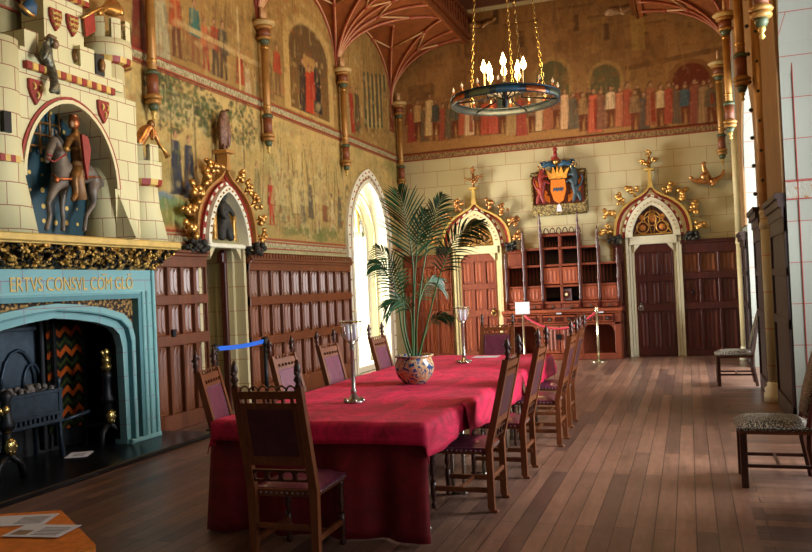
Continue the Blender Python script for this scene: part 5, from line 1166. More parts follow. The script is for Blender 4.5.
# knight and horse in the niche
HX = -5.72
hp = lambda a, b, d=0: pv(a, b, HX+d)
hv = [hp(76, 175), hp(62, 174), hp(59, 160), hp(57, 147), hp(54, 138), hp(50, 150, .05), hp(46, 163, .07),
      hp(86, 174), hp(96, 175), hp(102, 186, -.02), hp(103, 206, -.02),
      hp(54, 189, .06), hp(48, 203, .08), hp(50, 216, .06), hp(46, 231, .07), hp(63, 190, -.05), hp(62, 206, -.05), hp(63, 220, -.05), hp(63, 232, -.04),
      hp(92, 190, .06), hp(94, 203, .06), hp(86, 216, .06), hp(84, 232, .06), hp(99, 190, -.05), hp(101, 204, -.05), hp(95, 218, -.05), hp(97, 232, -.05)]
he = [(0, 1), (1, 2), (2, 3), (3, 4), (4, 5), (5, 6), (0, 7), (7, 8), (8, 9), (9, 10), (1, 11), (11, 12), (12, 13), (13, 14), (1, 15), (15, 16), (16, 17), (17, 18), (8, 19), (19, 20), (20, 21), (21, 22), (8, 23), (23, 24), (24, 25), (25, 26)]
hr = [.115, .11, .08, .058, .045, .04, .028, .11, .115, .028, .018, .048, .026, .022, .026, .048, .026, .022, .026, .06, .032, .022, .026, .06, .032, .022, .026]
horse = skin('carved_horse', hv, he, hr, 'gray', extra=lambda m: [m.ball(hp(52, 133, .02), (.012, .015, .035), 6, 5), m.ball(hp(56, 133, -.02), (.012, .015, .035), 6, 5)])
tag(horse, 'grey carved and painted horse standing in the blue castle niche', 'sculpture')
k = MB(); k.tube([hp(56, 134, .02), hp(61, 142, .02), hp(65, 152, .02), hp(66, 162, .02)], [.015, .03, .035, .02], 6); k.build('mane', 'foliage_dark', horse)
k = MB(); k.tube([hp(47, 158, .11), hp(54, 162, .12), hp(66, 154, .12)], .008, 5); k.tube([hp(47, 154, .1), hp(52, 156, .09)], .01, 5); k.build('bridle', 'red', horse)
k = MB(); k.tube([hp(52, 174, .06), hp(58, 179, .12), hp(70, 179, .125), hp(84, 177, .125), hp(100, 177, .08)], .014, 6); k.ball(hp(57, 180, .13), (.02, .03, .03), 8, 6); k.build('harness', 'copper', horse)
k = MB(); k.ball(hp(77, 167, 0), (.11, .13, .06), 12, 8); k.build('saddle', 'red', horse)
kn = skin('carved_knight', [hp(77, 163, .02), hp(77, 150, .02), hp(76, 138, .02), hp(75, 129, .02), hp(75, 123, .03), hp(82, 139, .02), hp(84, 150, .06), hp(69, 139, .04), hp(66, 149, .08), hp(70, 152, .1), hp(74, 178, .13), hp(76, 194, .13), hp(72, 201, .15), hp(78, 168, .08)],
    [(0, 1), (1, 2), (2, 3), (3, 4), (2, 5), (5, 6), (2, 7), (7, 8), (8, 9), (0, 13), (13, 10), (10, 11), (11, 12)], [.07, .062, .058, .03, .03, .038, .03, .038, .03, .025, .045, .034, .026, .06], 'brownfig')
tag(kn, 'carved knight in gilded mail seated on the grey horse in the castle niche', 'sculpture')
k = MB(); k.ball(hp(74, 123, .03), (.055, .058, .07), 10, 8); k.lathe([(.05, 0), (.03, .06), (.005, .11)], hp(74, 119, .02), 10); k.build('helmet', 'copper', kn)
k = MB(); k.ball(hp(72, 124, .08), (.018, .03, .035), 8, 6); k.build('face', 'flesh', kn)
k = MB(); q = [hp(a, b, .17) for a, b in ((82, 134), (88, 137), (91, 150), (88, 180), (85, 162))]; k.add([tuple(v) for v in q]+[(v[0]-.03, v[1], v[2]) for v in q], [(0, 1, 2, 3, 4), (5, 6, 7, 8, 9)]+[(i, (i+1) % 5, 5+(i+1) % 5, 5+i) for i in range(5)]); k.build('shield', 'red', kn)
k = MB(); k.tube([hp(77, 163, .07), hp(79, 182, .1), hp(81, 200, .1)], [.06, .05, .06], 8); k.build('surcoat_skirt', 'flesh', kn)
k = MB(); k.lathe([(.066, 0), (.066, .03)], hp(77, 151, .02), 12); k.ball(hp(66, 149, .12), .03, 6, 4); k.build('sword_belt', 'gold', kn)
# ================================================================== TABLES, CLOTHS, CHAIRS
def solid(o, t=.006): m = o.modifiers.new('thickness', 'SOLIDIFY'); m.thickness = t; m.offset = -1; return o
def folding_table(y0, y1, label):
    t = empty('folding_table', (-2.33, (y0+y1)/2, 0), label, 'table', 'folding tables set end to end under the crimson cloths')
    k = MB(); k.box(-3.06, -1.60, y0, y1, .715, .742, .004); k.build('tabletop', 'mahog_d', t)
    for x in (-2.92, -1.78):
        for y in (y0+.25, y1-.35):
            k = MB(); k.tube([(x, y, 0), (x, y, .715)], .016, 8); k.tube([(x+.09, y, 0), (x+.09, y, .715)], .016, 8); k.tube([(x-.02, y, .012), (x+.11, y, .012)], .014, 6); k.build('leg', 'silver', t)
folding_table(4.76, 6.28, 'plain folding table hidden under the nearest crimson cloth, on paired metal legs')
folding_table(6.30, 7.82, 'plain folding table hidden under the middle crimson cloth, on paired metal legs')
folding_table(7.84, 9.36, 'plain folding table hidden under the farthest crimson cloth, on paired metal legs')
def cloth(name, x0, x1, y0, y1, z, ol, orr, of, ob, seed, label, mat='velvet', res=.035, rest=0.0):
    r = random.Random(seed); ph = [r.uniform(0, 6) for _ in range(8)]
    nx = int((x1-x0+ol+orr)/res)+1; ny = int((y1-y0+of+ob)/res)+1; vs = []
    for j in range(ny+1):
        for i in range(nx+1):
            x = x0-ol+(x1-x0+ol+orr)*i/nx; y = y0-of+(y1-y0+of+ob)*j/ny
            cx, cy = min(max(x, x0), x1), min(max(y, y0), y1); dx, dy = x-cx, y-cy; d = math.hypot(dx, dy)
            w = .004*math.sin(x*9+ph[0]+y*2)+.003*math.sin(y*13+ph[1]-x*3)+.005*math.exp(-((y-y0-.55-.1*math.sin(x*3+ph[6]))/.025)**2)+.004*math.exp(-((y-y1+.5+.08*math.sin(x*4+ph[7]))/.03)**2)
            if d < 1e-6: vs.append((x, y, z+abs(w))); continue
            t = min(1, d/.03); a = x*1+y*1
            fold = (.018*math.sin(a*7+ph[2])+.008*math.sin(a*17+ph[3]))*min(1, d/.18)*(.25 if dy and not dx else 1)
            out = .012*t+.10*d*(1 if dx*dy else .45)+fold*(1 if d > .03 else 0)+.02
            drop = max(0, d-.012)*(1 if not dx*dy else .97); hem = .008*math.sin(a*5+ph[4])*min(1, d/.2)
            ux, uy = dx/d, dy/d; vs.append((cx+ux*out*t, cy+uy*out*t, max(rest, z+.004-drop+hem*t)))
    n = nx+1; k = MB(); k.add(vs, [(j*n+i, j*n+i+1, (j+1)*n+i+1, (j+1)*n+i) for j in range(ny) for i in range(nx)], True)
    return tag(solid(k.build(name, mat)), label, 'tablecloth')
cloth('tablecloth', -3.08, -1.57, 7.58, 9.40, .748, .22, .24, .0, .2, 3, 'crimson velvet cloth over the far end of the long table, under the farther glass lamp')
cloth('tablecloth', -3.08, -1.57, 5.52, 7.66, .753, .22, .25, .0, .0, 5, 'crimson velvet cloth over the middle of the long table, under the potted palm')
cloth('tablecloth', -3.08, -1.59, 4.70, 5.66, .759, .20, .22, .15, .0, 8, 'crimson velvet cloth over the near end of the long table, under the nearer lamp')
# floor-length under-skirt on the front and left
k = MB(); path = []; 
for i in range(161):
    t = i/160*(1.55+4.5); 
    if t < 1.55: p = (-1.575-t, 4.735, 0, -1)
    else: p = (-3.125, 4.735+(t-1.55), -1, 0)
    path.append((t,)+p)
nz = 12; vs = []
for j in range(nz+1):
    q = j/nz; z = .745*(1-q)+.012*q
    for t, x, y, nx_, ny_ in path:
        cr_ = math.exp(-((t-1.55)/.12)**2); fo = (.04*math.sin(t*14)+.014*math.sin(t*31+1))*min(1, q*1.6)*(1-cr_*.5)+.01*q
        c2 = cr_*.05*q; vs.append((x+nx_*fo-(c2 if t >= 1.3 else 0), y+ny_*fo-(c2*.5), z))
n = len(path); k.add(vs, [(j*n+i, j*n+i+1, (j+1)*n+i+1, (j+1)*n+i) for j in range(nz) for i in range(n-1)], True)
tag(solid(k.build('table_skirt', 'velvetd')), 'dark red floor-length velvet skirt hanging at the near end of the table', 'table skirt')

SZ = .455
def turned(k, x, y, z1):
    k.lathe([(.014, 0), (.022, .02), (.012, .05), (.02, .07), (.022, .15), (.022, .2)], (x, y, 0), 8); k.lathe([(.018, .2), (.012, .22), (.024, .26), (.016, .30), (.022, .34), (.014, .36), (.024, .38), (.024, z1)], (x, y, 0), 8)
def gothic_chair():
    t = empty('gothic_chair'); w = .205
    k = MB(); k.box(-w, w, -.22, .22, SZ-.055, SZ-.01, .006)
    k.build('seat_frame', 'oak', t, False)
    k = MB(); N = 8; vs = [(-w+2*w*i/N, -.2+.43*j/N, SZ-.01+.045*(1-(2*i/N-1)**4)*(1-(2*j/N-1)**4)**.7) for j in range(N+1) for i in range(N+1)]; n = N+1
    k.add(vs, [(j*n+i, j*n+i+1, (j+1)*n+i+1, (j+1)*n+i) for j in range(N) for i in range(N)], True); k.box(-w-.004, w+.004, -.2, .228, SZ-.035, SZ-.006)
    se = k.build('seat', 'leather', t, False)
    k = MB()
    for i in range(12): 
        u = -w+2*w*(i+.5)/12; k.ball((u, .23, SZ-.028), .008, 5, 4); k.ball((-w-.006, -.19+.42*(i+.5)/12, SZ-.028), .008, 5, 4); k.ball((w+.006, -.19+.42*(i+.5)/12, SZ-.028), .008, 5, 4); k.ball((u, -.222, SZ-.03), .008, 5, 4)
    k.build('nail_row', 'nail', se, False)
    yb = lambda z: -.235+(.0 if z < SZ else -.165*((z-SZ)/.68))
    for s in (-1, 1):
        k = MB(); x = s*(w-.005)
        pr = [(0, .024), (.03, .021), (SZ, .026), (1.07, .020)]
        for (za, wa), (zb, wb_) in zip(pr[:-1], pr[1:]):
            ya, yb_ = yb(za)-(.02 if za == 0 else 0), yb(zb); vs = [(x+sx*(wa), ya+sy*.024, za) for sx, sy in ((-1, -1), (1, -1), (1, 1), (-1, 1))]+[(x+sx*(wb_), yb_+sy*.022, zb) for sx, sy in ((-1, -1), (1, -1), (1, 1), (-1, 1))]
            k.add(vs, [(0, 3, 2, 1), (4, 5, 6, 7), (0, 1, 5, 4), (1, 2, 6, 5), (2, 3, 7, 6), (3, 0, 4, 7)])
        k.box(x-.026, x+.026, yb(0)-.045, yb(0)+.008, 0, .02, .004)
        p = k.build('rear_post', 'oak', t, False)
        k = MB(); y = yb(1.12); k.lathe([(.022, 1.07), (.012, 1.09), (.026, 1.11), (.014, 1.135), (.022, 1.16), (.018, 1.19), (.004, 1.225)], (x, y-.0, 0), 8); k.ball((x, y+.018, 1.17), .014, 5, 4); k.ball((x, y-.018, 1.15), .014, 5, 4); k.build('finial', 'oakd', p, False)
        k = MB(); turned(k, s*(w-.02), .195, SZ-.05); k.build('front_leg', 'oakd', t, False)
        k = MB(); k.box(s*(w-.02)-.013, s*(w-.02)+.013, -.235, .195, .13, .165, .004); k.build('stretcher', 'oak', t, False)
    k = MB(); k.box(-w+.03, w-.03, -.02, .01, .135, .16, .004); k.build('stretcher', 'oak', t, False)
    k = MB(); k.box(-w+.03, w-.03, -.25, -.225, .22, .25, .004); k.build('stretcher', 'oak', t, False)
    def slope(k2, z0, z1, x0, x1, d0, d1):
        vs = [(x, yb(z)+d, z) for z in (z0, z1) for x, d in ((x0, d0), (x1, d0), (x1, d1), (x0, d1))]; k2.add(vs, [(0, 3, 2, 1), (4, 5, 6, 7), (0, 1, 5, 4), (1, 2, 6, 5), (2, 3, 7, 6), (3, 0, 4, 7)])
    k = MB(); slope(k, 1.0, 1.045, -w+.015, w-.015, -.016, .016); slope(k, .955, .975, -w+.015, w-.015, -.014, .014)
    for i in range(6): u = -w+.03+(2*w-.06)*(i+.5)/6; slope(k, .975, 1.0, u-.008, u+.008, -.01, .01); k.tube([(u+.028*math.cos(a*PI/5), yb(1.045), 1.045+.03*math.sin(a*PI/5)) for a in range(6)], .006, 4)
    k.build('crest_rail', 'oak', t, False)
    k = MB(); slope(k, .60, .64, -w+.015, w-.015, -.016, .016); k.build('lower_rail', 'oak', t, False)
    k = MB(); slope(k, .64, .955, -w+.04, w-.04, -.012, .014); bp = k.build('back_panel', ['leather'], t, False)
    k = MB(); slope(k, .645, .95, -w+.045, w-.045, -.017, -.011); k.build('back_lining', 'leatherd', bp, False)
    k = MB()
    for s in (-1, 1):
        slope(k, .635, .96, s*(w-.045)-.012, s*(w-.045)+.012, -.018, .0)
    slope(k, .635, .655, -w+.04, w-.04, -.018, 0); slope(k, .94, .96, -w+.04, w-.04, -.018, 0); k.build('panel_bead', 'oak', bp, False)
    k = MB()
    for i in range(13): z = .66+.285*i/12; [k.ball((s*(w-.05), yb(z)+.016, z), .006, 5, 3) for s in (-1, 1)]
    for i in range(9): u = -w+.06+(2*w-.12)*i/8; k.ball((u, yb(.945)+.016, .945), .006, 5, 3); k.ball((u, yb(.65)+.016, .65), .006, 5, 3)
    k.build('nail_row', 'nail', bp, False)
    k = MB(); n = 4; W2 = (2*w-.05)/n   # pierced quatrefoil rail
    slope(k, .56, .572, -w+.02, w-.02, -.013, .013); slope(k, .50, .512, -w+.02, w-.02, -.013, .013)
    for i in range(n+1):
        u = -w+.025+W2*i; slope(k, .505, .57, u-.012, u+.012, -.011, .011)
        if i < n:
            for a, b in ((0, .5), (0, .565), (1, .5), (1, .565)):
                uu = u+W2*a; s = 1 if a == 0 else -1; zc2 = b; q = [(uu+s*.008, zc2), (uu+s*.034, zc2), (uu+s*.008, zc2+(.026 if b < .53 else -.026))]
                k.add([(x, yb(.53)+d, z) for d in (-.01, .01) for x, z in q], [(0, 1, 2), (3, 4, 5), (0, 1, 4, 3), (1, 2, 5, 4), (2, 0, 3, 5)])
    k.build('pierced_rail', 'oakd', t, False)
    return t
proto = gothic_chair(); first = True
def chair(x, y, rz, label, grp='carved dining chairs round the long table'):
    global first
    c = proto if first else copy_tree(proto); first = False
    place(c, (x, y, 0), rz, label, grp); c['category'] = 'chair'
    return c
chair(-2.31, 4.43, math.radians(2), 'carved oak chair at the near end of the table, its leather back turned to us')
chair(-1.61, 5.70, PI/2, 'nearest carved oak chair on the right side of the table')
chair(-1.57, 6.70, PI/2, 'carved oak chair on the right of the table, second from the near end')
chair(-1.48, 7.98, PI/2, 'carved oak chair on the right of the table, third from the near end')
chair(-1.53, 9.02, PI/2, 'farthest carved oak chair on the right side of the table')
chair(-2.98, 5.14, math.radians(-75), 'nearest purple-backed chair on the left side of the table, beside the blue belt')
chair(-2.97, 6.20, -PI/2, 'purple-backed chair on the left of the table, half behind the near end chair')
chair(-3.05, 7.28, -PI/2, 'purple-backed chair on the left of the table, just left of the nearer lamp')
chair(-2.94, 8.36, -PI/2, 'farthest purple-backed chair on the left, against the bright window arch')
chair(-2.33, 9.66, PI, 'carved chair at the far end of the table, facing us before the carved bookcase')
# upholstered chairs along the right wall
def wall_chair():
    t = empty('side_chair'); w = .24
    k = MB(); k.box(-w, w, -.25, .25, .40, .445, .006); k.build('seat_frame', 'oak', t, False)
    k = MB(); N = 8; n = N+1; vs = [(-w+2*w*i/N, -.25+.51*j/N, .445+.06*(max(0, 1-(2*i/N-1)**4)*max(0, 1-(2*j/N-1)**4))**.6) for j in range(N+1) for i in range(N+1)]
    k.add(vs, [(j*n+i, j*n+i+1, (j+1)*n+i+1, (j+1)*n+i) for j in range(N) for i in range(N)], True); k.box(-w, w, -.25, .26, .425, .447); k.build('seat_cushion', 'tapestry', t, False)
    for s in (-1, 1):
        k = MB(); x = s*(w-.025); k.box(x-.024, x+.024, .195, .245, 0, .41, .005); k.build('front_leg', 'oakd', t, False)
        k = MB(); k.tube([(x, -.28, 0), (x, -.23, .3), (x, -.235, .46), (x, -.30, .8), (x, -.38, 1.08)], [.022, .025, .027, .022, .018], 4, smooth=False); k.build('rear_post', 'oakd', t, False)
        k = MB(); k.box(x-.012, x+.012, -.24, .2, .15, .175, .004); k.build('stretcher', 'oakd', t, False)
    k = MB(); k.box(-w+.03, w-.03, -.03, -.01, .15, .175, .004); k.build('stretcher', 'oakd', t, False)
    k = MB(); vs = [(x, y+d, z) for (y, z) in ((-.235, .52), (-.27, .7), (-.32, .88), (-.375, 1.06)) for x, d in ((-w+.03, -.02), (w-.03, -.02), (w-.03, .025), (-w+.03, .025))]
    k.add(vs, [(4*i+a, 4*i+(a+1) % 4, 4*i+4+(a+1) % 4, 4*i+4+a) for i in range(3) for a in range(4)]+[(0, 1, 2, 3), (12, 13, 14, 15)], True); k.build('back_cushion', 'tapestry', t, False)
    k = MB(); k.box(-w, w, -.405, -.36, 1.05, 1.09, .006); k.build('top_rail', 'oakd', t, False)
    t['category'] = 'chair'; return t
a = wall_chair(); place(a, (.55, 6.68, 0), PI/2, 'near upholstered side chair with speckled seat against the right wall', 'upholstered side chairs along the right wall')
b = copy_tree(a); place(b, (.57, 12.45, 0), PI/2, 'far upholstered side chair with speckled seat beside the far right window recess', 'upholstered side chairs along the right wall')

# ================================================================== ON THE TABLE
TZ = .765
def lamp_stand(x, y, label, z=TZ):
    t = empty('glass_lamp', (x, y, z), label, 'candle lamp', 'glass-topped candle lamps on the long table')
    k = MB(); k.lathe([(.078, z), (.08, z+.008), (.05, z+.02), (.035, z+.035), (.02, z+.06), (.012, z+.065)], (x, y, 0), 16)
    for a in range(6): k.ball((x+.07*math.cos(a*PI/3), y+.07*math.sin(a*PI/3), z+.014), .018, 6, 4)
    k.build('base', 'silver', t)
    k = MB(); k.lathe([(.018, z+.05), (.025, z+.08), (.014, z+.11), (.016, z+.2), (.013, z+.38), (.022, z+.4), (.012, z+.43), (.03, z+.455), (.012, z+.46)], (x, y, 0), 12); k.build('stem', 'silver', t)
    k = MB()
    for a in range(4): c, s = math.cos(a*PI/2+.4), math.sin(a*PI/2+.4); k.tube([(x, y, z+.44), (x+c*.04, y+s*.04, z+.455), (x+c*.068, y+s*.068, z+.50), (x+c*.078, y+s*.078, z+.60)], .004, 5)
    k.tube([(x+.08*math.cos(a*PI/12), y+.08*math.sin(a*PI/12), z+.60) for a in range(25)], .006, 5); k.build('bracket', 'brass', t)
    k = MB(); k.lathe([(.02, z+.46), (.05, z+.475), (.065, z+.51), (.072, z+.56), (.078, z+.615)], (x, y, 0), 20); o = k.build('glass_bowl', 'glass', t)
    k = MB(); 
    for a in range(3): k.lathe([(.013, z+.463), (.013, z+.58)], (x+.03*math.cos(a*2.1), y+.03*math.sin(a*2.1), 0), 8)
    k.build('candle', 'candle', t)
lamp_stand(-2.40, 5.52, 'tall silver candle lamp with glass bowl at the near end of the table', .764)
lamp_stand(-2.355, 8.48, 'silver candle lamp with glass bowl near the far end of the table', .754)
k = MB(); k.box(-2.42, -2.12, 9.02, 9.24, .753, .756); o = k.build('paper_leaflet', 'paper'); tag(o, 'white leaflet lying at the far end of the crimson table', 'leaflet')
# palm in porcelain pot
px_, py_ = -2.31, 6.68; PZ = .758
po = empty('potted_palm', (px_, py_, PZ), 'tall potted palm in a flowered porcelain jar on the crimson table', 'plant')
k = MB(); k.lathe([(.10, PZ), (.105, PZ+.01), (.15, PZ+.06), (.172, PZ+.12), (.172, PZ+.17), (.155, PZ+.215), (.15, PZ+.225), (.17, PZ+.235), (.172, PZ+.25), (.155, PZ+.25), (.148, PZ+.22), (.14, PZ+.2)], (px_, py_, 0), 28); k.build('jar', 'pot', po)
k = MB(); k.lathe([(.001, PZ+.215), (.147, PZ+.21)], (px_, py_, 0), 20); 
for i in range(30): k.ball((px_+rnd.uniform(-.1, .1), py_+rnd.uniform(-.1, .1), PZ+.213), rnd.uniform(.008, .016), 5, 3)
k.build('soil', 'soil', po)
def frond(pts, nl, ll, droop, seed, bare=.4, r0=.010):
    """stem through pts; leaflets on both sides from fraction bare to the tip"""
    r = random.Random(seed); c = smoothcurve(pts, 8); m = len(c)
    s = MB(); s.tube(c, [r0*(1-.75*i/(m-1)) for i in range(m)], 6); st_ = s.build('stem', 'stem', po)
    k = MB()
    tan0 = None
    for i in range(nl):
        f_ = bare+(1-bare)*i/(nl-1); q = f_*(m-1); j = min(int(q), m-2); P0 = c[j].lerp(c[j+1], q-j); T_ = (c[j+1]-c[j]).normalized()
        side = T_.cross(Vector((0.25, -1, .1))).normalized()
        for sg in (-1, 1):
            ln = ll*(math.sin(PI*(.22+.74*(i/(nl-1))))**.7)*r.uniform(.88, 1.1)
            d = (T_*(.75+.5*i/nl)+side*sg*(.85-.3*i/nl)+Vector((r.uniform(-.08, .08), r.uniform(-.25, .25), r.uniform(-.06, .06)))).normalized()
            w = .0075; vs = []; nseg = 5; up_ = d.cross(T_).normalized(); wd = up_.cross(d).normalized(); 
            for a in range(nseg+1):
                u = a/nseg; p = P0+d*ln*u+Vector((0, 0, -1))*droop*ln*u*u; ww = w*(math.sin(PI*(.12+.86*u))**.8)
                vs += [tuple(p-wd*ww), tuple(p+up_*.0025*(1-u)), tuple(p+wd*ww)]
            fs = []
            for a in range(nseg): b = 3*a; fs += [(b, b+1, b+4, b+3), (b+1, b+2, b+5, b+4)]
            k.add(vs, fs, True)
    k.build('leaflets', 'leaf', st_)
def W_(px, py, dy=0.0): return ray(px, py, y=py_+dy)
base = lambda dx=0, dy=0: Vector((px_+dx, py_+dy, PZ+.2))
frond([base(-.01), W_(413, 310), W_(413, 265), W_(407, 225), W_(398, 192, .0)], 22, .36, .12, 1, .50)
frond([base(.01, .02), W_(417, 320), W_(424, 265, .05), W_(432, 225, .1), W_(442, 196, .1)], 19, .26, .35, 2, .58)
frond([base(.03), W_(428, 320), W_(440, 275, .0), W_(456, 238, -.05), W_(482, 222, -.1)], 24, .26, .40, 3, .52)
frond([base(-.03, -.02), W_(402, 330, -.1), W_(397, 295, -.15), W_(388, 270, -.2), W_(372, 262, -.25)], 20, .24, .55, 4, .45)
frond([base(-.02, .03), W_(405, 330, .1), W_(402, 290, .2), W_(392, 262, .3), W_(376, 246, .35)], 20, .24, .45, 5, .5)
frond([base(0, .05), W_(416, 330, .15), W_(420, 300, .25), W_(428, 282, .4), W_(440, 280, .5)], 18, .22, .6, 6, .5)
frond([base(.0, -.04), W_(412, 335, -.1), W_(410, 310, -.15), W_(400, 300, -.25), W_(386, 306, -.3)], 16, .2, .5, 7, .5, .007)
frond([base(.03, .03), W_(425, 335, .05), W_(432, 322, .1), W_(440, 316, .1), W_(452, 318, .1)], 12, .12, .5, 8, .5, .006)
frond([base(0, -.02), W_(414, 300, -.05), W_(416, 262, -.08), W_(418, 240, -.1), W_(425, 212, -.1)], 12, .22, .2, 9, .7)

# ================================================================== CHANDELIER
cx, cy, cz = -2.50, 12.0, 4.37; CR = .80
ch = empty('chandelier', (cx, cy, cz), 'large painted iron ring chandelier on gilt chains with lit central candle lamps', 'chandelier')
k = MB(); k.lathe([(CR-.02, cz-.045), (CR+.02, cz-.045), (CR+.02, cz+.055), (CR-.02, cz+.055), (CR-.02, cz-.045)], (cx, cy, 0), 48)
k.lathe([(CR-.03, cz+.055), (CR+.035, cz+.055), (CR+.035, cz+.07), (CR-.03, cz+.07), (CR-.03, cz+.055)], (cx, cy, 0), 48); k.build('outer_ring', 'iron', ch)
k = MB()
for i in range(12):
    a0 = i*PI/6+.06; k.cur = i % 3
    for rr_ in (CR+.022, CR-.022): k.lathe([(rr_, cz-.04), (rr_+.003, cz-.04), (rr_+.003, cz+.04), (rr_, cz+.04)], (cx, cy, 0), 5, a0, a0+PI/6-.12)
k.build('painted_band', ['blue', 'copper', 'green'], ch)
k = MB()
for i in range(6): a = i*PI/3+.3; k.tube([(cx+.25*math.cos(a), cy+.25*math.sin(a), cz+.05), (cx+CR*math.cos(a), cy+CR*math.sin(a), cz)], .012, 6)
k.build('spokes', 'black', ch)
k = MB(); k.lathe([(.27, cz+.12), (.30, cz+.12), (.30, cz+.22), (.27, cz+.22), (.27, cz+.12)], (cx, cy, 0), 24); k.lathe([(.0, cz-.1), (.05, cz-.06), (.04, cz+.1), (.02, cz+.3), (.03, cz+.32)], (cx, cy, 0), 10)
for i in range(6): a = i*PI/3+.3; k.tube([(cx, cy, cz+.02), (cx+.27*math.cos(a), cy+.27*math.sin(a), cz+.16)], .012, 6); k.tube([(cx+.25*math.cos(a), cy+.25*math.sin(a), cz+.05), (cx+.28*math.cos(a), cy+.28*math.sin(a), cz+.14)], .012, 6)
k.build('inner_ring', 'black', ch)
def flame_bulb(mb, x, y, z, s=1.0): mb.lathe([(.006*s, z), (.022*s, z+.025*s), (.024*s, z+.045*s), (.012*s, z+.08*s), (.001, z+.11*s)], (x, y, 0), 8)
for i in range(16):
    a = i*PI/8+.1; x, y = cx+CR*math.cos(a), cy+CR*math.sin(a); k = MB(); k.lathe([(.012, cz+.07), (.035, cz+.08), (.035, cz+.09), (.014, cz+.095), (.014, cz+.13)], (x, y, 0), 8); o = k.build('candle_cup', 'copper', ch)
    k = MB(); flame_bulb(k, x, y, cz+.13, .8); k.build('bulb', 'bulb', o)
for i in range(8):
    a = i*PI/4+.2; x, y = cx+.30*math.cos(a), cy+.30*math.sin(a); hh = .26 if i % 2 else .36
    k = MB(); k.lathe([(.03, cz+.2), (.03, cz+.215), (.014, cz+.22), (.014, cz+.1+hh)], (x, y, 0), 8); o = k.build('candle_tube', 'cream' if i % 3 else 'black', ch)
    k = MB(); flame_bulb(k, x, y, cz+.1+hh, 1.9); k.build('bulb', 'flame', o)
for i in range(4):
    a = (2.32, 1.40, -1.26, .65)[i]+.2; p0 = Vector((cx+CR*math.cos(a), cy+CR*math.sin(a), cz+.07)); p1 = Vector((cx+.45*math.cos(a), cy+.45*math.sin(a), 7.55)); k = MB(); L_ = (p1-p0).length; n = int(L_/.075); d = (p1-p0).normalized()
    for j in range(n):
        c = p0+d*(j+.5)*L_/n; s1 = d.cross(Vector((0, 1, 0))).normalized() if j % 2 else d.cross(Vector((1, 0, 0))).normalized()
        k.tube([c+d*.045*math.cos(b*PI/4)+s1*.02*math.sin(b*PI/4) for b in range(9)], .007, 4, cap=False)
    k.build('chain', 'brass', ch)
# roof angels on the far wall
for (px, py), lab in (((482, 28), 'gilded carved angel on a beam end at the far left of the roof'), ((620, 14), 'pale carved angel on a beam end at the far right of the roof')):
    u, z = B(px, py); o = skin('carved_angel', [(u, YB-.12, z), (u-.12, YB-.25, z+.0), (u-.22, YB-.3, z+.06), (u+.15, YB-.25, z+.05), (u+.3, YB-.25, z+.02), (u+.38, YB-.3, z+.1), (u+.05, YB-.3, z-.12), (u-.3, YB-.2, z-.02)], [(0, 1), (1, 2), (0, 3), (3, 4), (4, 5), (3, 6), (1, 7)], [.09, .09, .05, .08, .06, .05, .04, .04], 'brownfig' if px < 500 else 'flesh'); tag(o, lab, 'sculpture')

# ================================================================== BARRIERS, SIGN, SMALL THINGS
def post(x, y, h, mat, label, name='rope_post', r=.022, grp=None, cat='barrier post'):
    t = empty(name, (x, y, 0), label, cat, grp)
    k = MB(); k.lathe([(.15, 0), (.15, .012), (.1, .03), (.03, .045)], (x, y, 0), 20); k.build('base', mat, t)
    k = MB(); k.lathe([(r, .03), (r, h-.08)], (x, y, 0), 14); k.build('pole', mat, t)
    k = MB(); k.lathe([(r, h-.1), (r*1.6, h-.09), (r*1.6, h-.05), (r*.8, h-.04), (r*1.8, h-.015), (r*1.5, h), (.004, h+.012)], (x, y, 0), 14); k.build('cap', mat, t); return t
p2 = (-1.70, 15.84); p1 = (-3.17, 15.98)
post(p2[0], p2[1], 1.06, 'postbrass', 'polished brass rope post standing right of the carved bookcase counter', grp=None)
t = empty('sign_stand', (p1[0], p1[1], 0), 'brass stand holding a blank white notice before the carved bookcase', 'sign')
k = MB(); k.lathe([(.15, 0), (.15, .012), (.03, .04), (.022, .05), (.022, .97)], (p1[0], p1[1], 0), 16); k.build('pole', 'postbrass', t)
k = MB(); k.box(p1[0]-.145, p1[0]+.145, p1[1]-.02, p1[1]-.005, .965, 1.21, .004); k.build('notice_board', 'paper', t)
k = MB(); a = Vector((p1[0]+.03, p1[1], .93)); b = Vector((p2[0], p2[1], .98)); k.tube([a.lerp(b, i/20)+Vector((0, 0, -.30*4*(i/20)*(1-i/20))) for i in range(21)], .022, 8); o = k.build('barrier_rope', 'rope'); tag(o, 'red sagging rope hung between the sign stand and the brass post', 'rope')
bA = L(215, 345, -5.4); bB = L(265, 341, -5.4)
post(-5.4, bA[0], 1.02, 'black', 'black belt barrier post nearest the fireplace, before the left doorway', 'belt_post', .03)
post(-5.4, bB[0], 1.02, 'black', 'black belt barrier post before the long brown panelling', 'belt_post', .03)
k = MB(); n = 12
for i in range(n):
    y0 = bA[0]+.02+(bB[0]-bA[0]-.04)*i/n; y1 = bA[0]+.02+(bB[0]-bA[0]-.04)*(i+1)/n; s = lambda y: -.02*math.sin(PI*(y-bA[0])/(bB[0]-bA[0])); vs = [(-5.4+e, y, .945+s(y)+q) for y in (y0, y1) for q in (0, .055) for e in (-.002, .002)]
    k.add(vs, [(0, 1, 3, 2), (4, 6, 7, 5), (0, 4, 5, 1), (2, 3, 7, 6), (0, 2, 6, 4), (1, 5, 7, 3)])
o = k.build('barrier_belt', 'belt'); tag(o, 'bright blue belt stretched between the two black posts', 'belt')
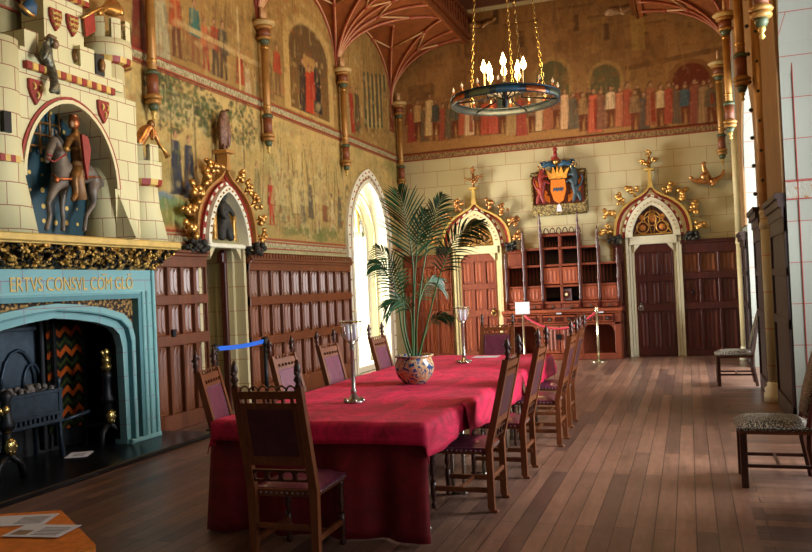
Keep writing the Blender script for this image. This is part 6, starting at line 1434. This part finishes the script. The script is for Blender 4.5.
# leaflet on the hearth
q = [G(*p, z=.054) for p in ((60, 456), (74, 451), (99, 453), (84, 458))]
cxh, cyh = sum(a[0] for a in q)/4, sum(a[1] for a in q)/4
k = MB(); k.box(-.11, .11, -.15, .15, 0, .002); o = k.build('paper_leaflet', 'paper', None, False, loc=(cxh, cyh, .052), rot=(0, 0, .5)); tag(o, 'white leaflet lying on the black hearth slab', 'leaflet')
k = MB()
for i in range(4): k.box(-.06, .06, -.08+.04*i, -.065+.04*i, .002, .0026)
k.build('print', 'ink', o, False)
# faceted table with orange cloth at the bottom left, leaflets on it
A_ = Vector(G(60, 510, z=.8)).to_3d() if False else Vector((*G(60, 510, z=.8), 0)); B_ = Vector((*G(88, 538, z=.8), 0)); e1 = (B_-A_).normalized(); hexp = [A_.copy()]; d = e1.copy(); S = .55
for i in range(5): hexp.append(hexp[-1]+d*S); d.rotate(Euler((0, 0, -PI/3)))
cen = sum(hexp, Vector())/6; 
t = empty('display_table', (cen.x, cen.y, 0), 'six-sided table with orange cloth in the near left corner', 'table')
k = MB(); k.prism([(p.x, p.y) for p in hexp], .77, .79); k.build('tabletop', 'mahog_d', t)
k = MB(); k.lathe([(.25, 0), (.22, .04), (.06, .1), (.05, .7), (.15, .77)], (cen.x, cen.y, 0), 12); k.build('pedestal', 'mahog_d', t)
k = MB(); hp_ = [cen+(p-cen)*1.01 for p in hexp]; k.prism([(p.x, p.y) for p in hp_], .79, .798); 
for i in range(6):
    a, b = hp_[i], hp_[(i+1) % 6]; k.add([(a.x, a.y, .795), (b.x, b.y, .795), (b.x, b.y, .62), (a.x, a.y, .62)], [(0, 1, 2, 3)])
o = tag(k.build('orange_cloth', 'orange'), 'coarse orange cloth covering the six-sided table', 'tablecloth')
for (px, py), rz, lab, pic in (((22, 520), .35, 'white printed sheet nearer the back of the orange table', 0), ((42, 531), .15, 'white printed sheet with a small picture at the front of the orange table', 1)):
    x, y = G(px, py, z=.802); k = MB(); k.box(-.11, .11, -.07, .07, 0, .0015); o = k.build('printed_sheet', 'paper', None, False, loc=(x, y, .8005+.002*pic), rot=(0, 0, rz)); tag(o, lab, 'leaflet')
    k = MB()
    for i in range(6): k.box(-.01, .09, -.05+.016*i, -.045+.016*i, .0015, .002)
    k.build('print', 'ink', o, False)
    if pic: k = MB(); k.box(-.09, -.03, -.05, .0, .0015, .002); k.build('picture', 'flesh', o, False)
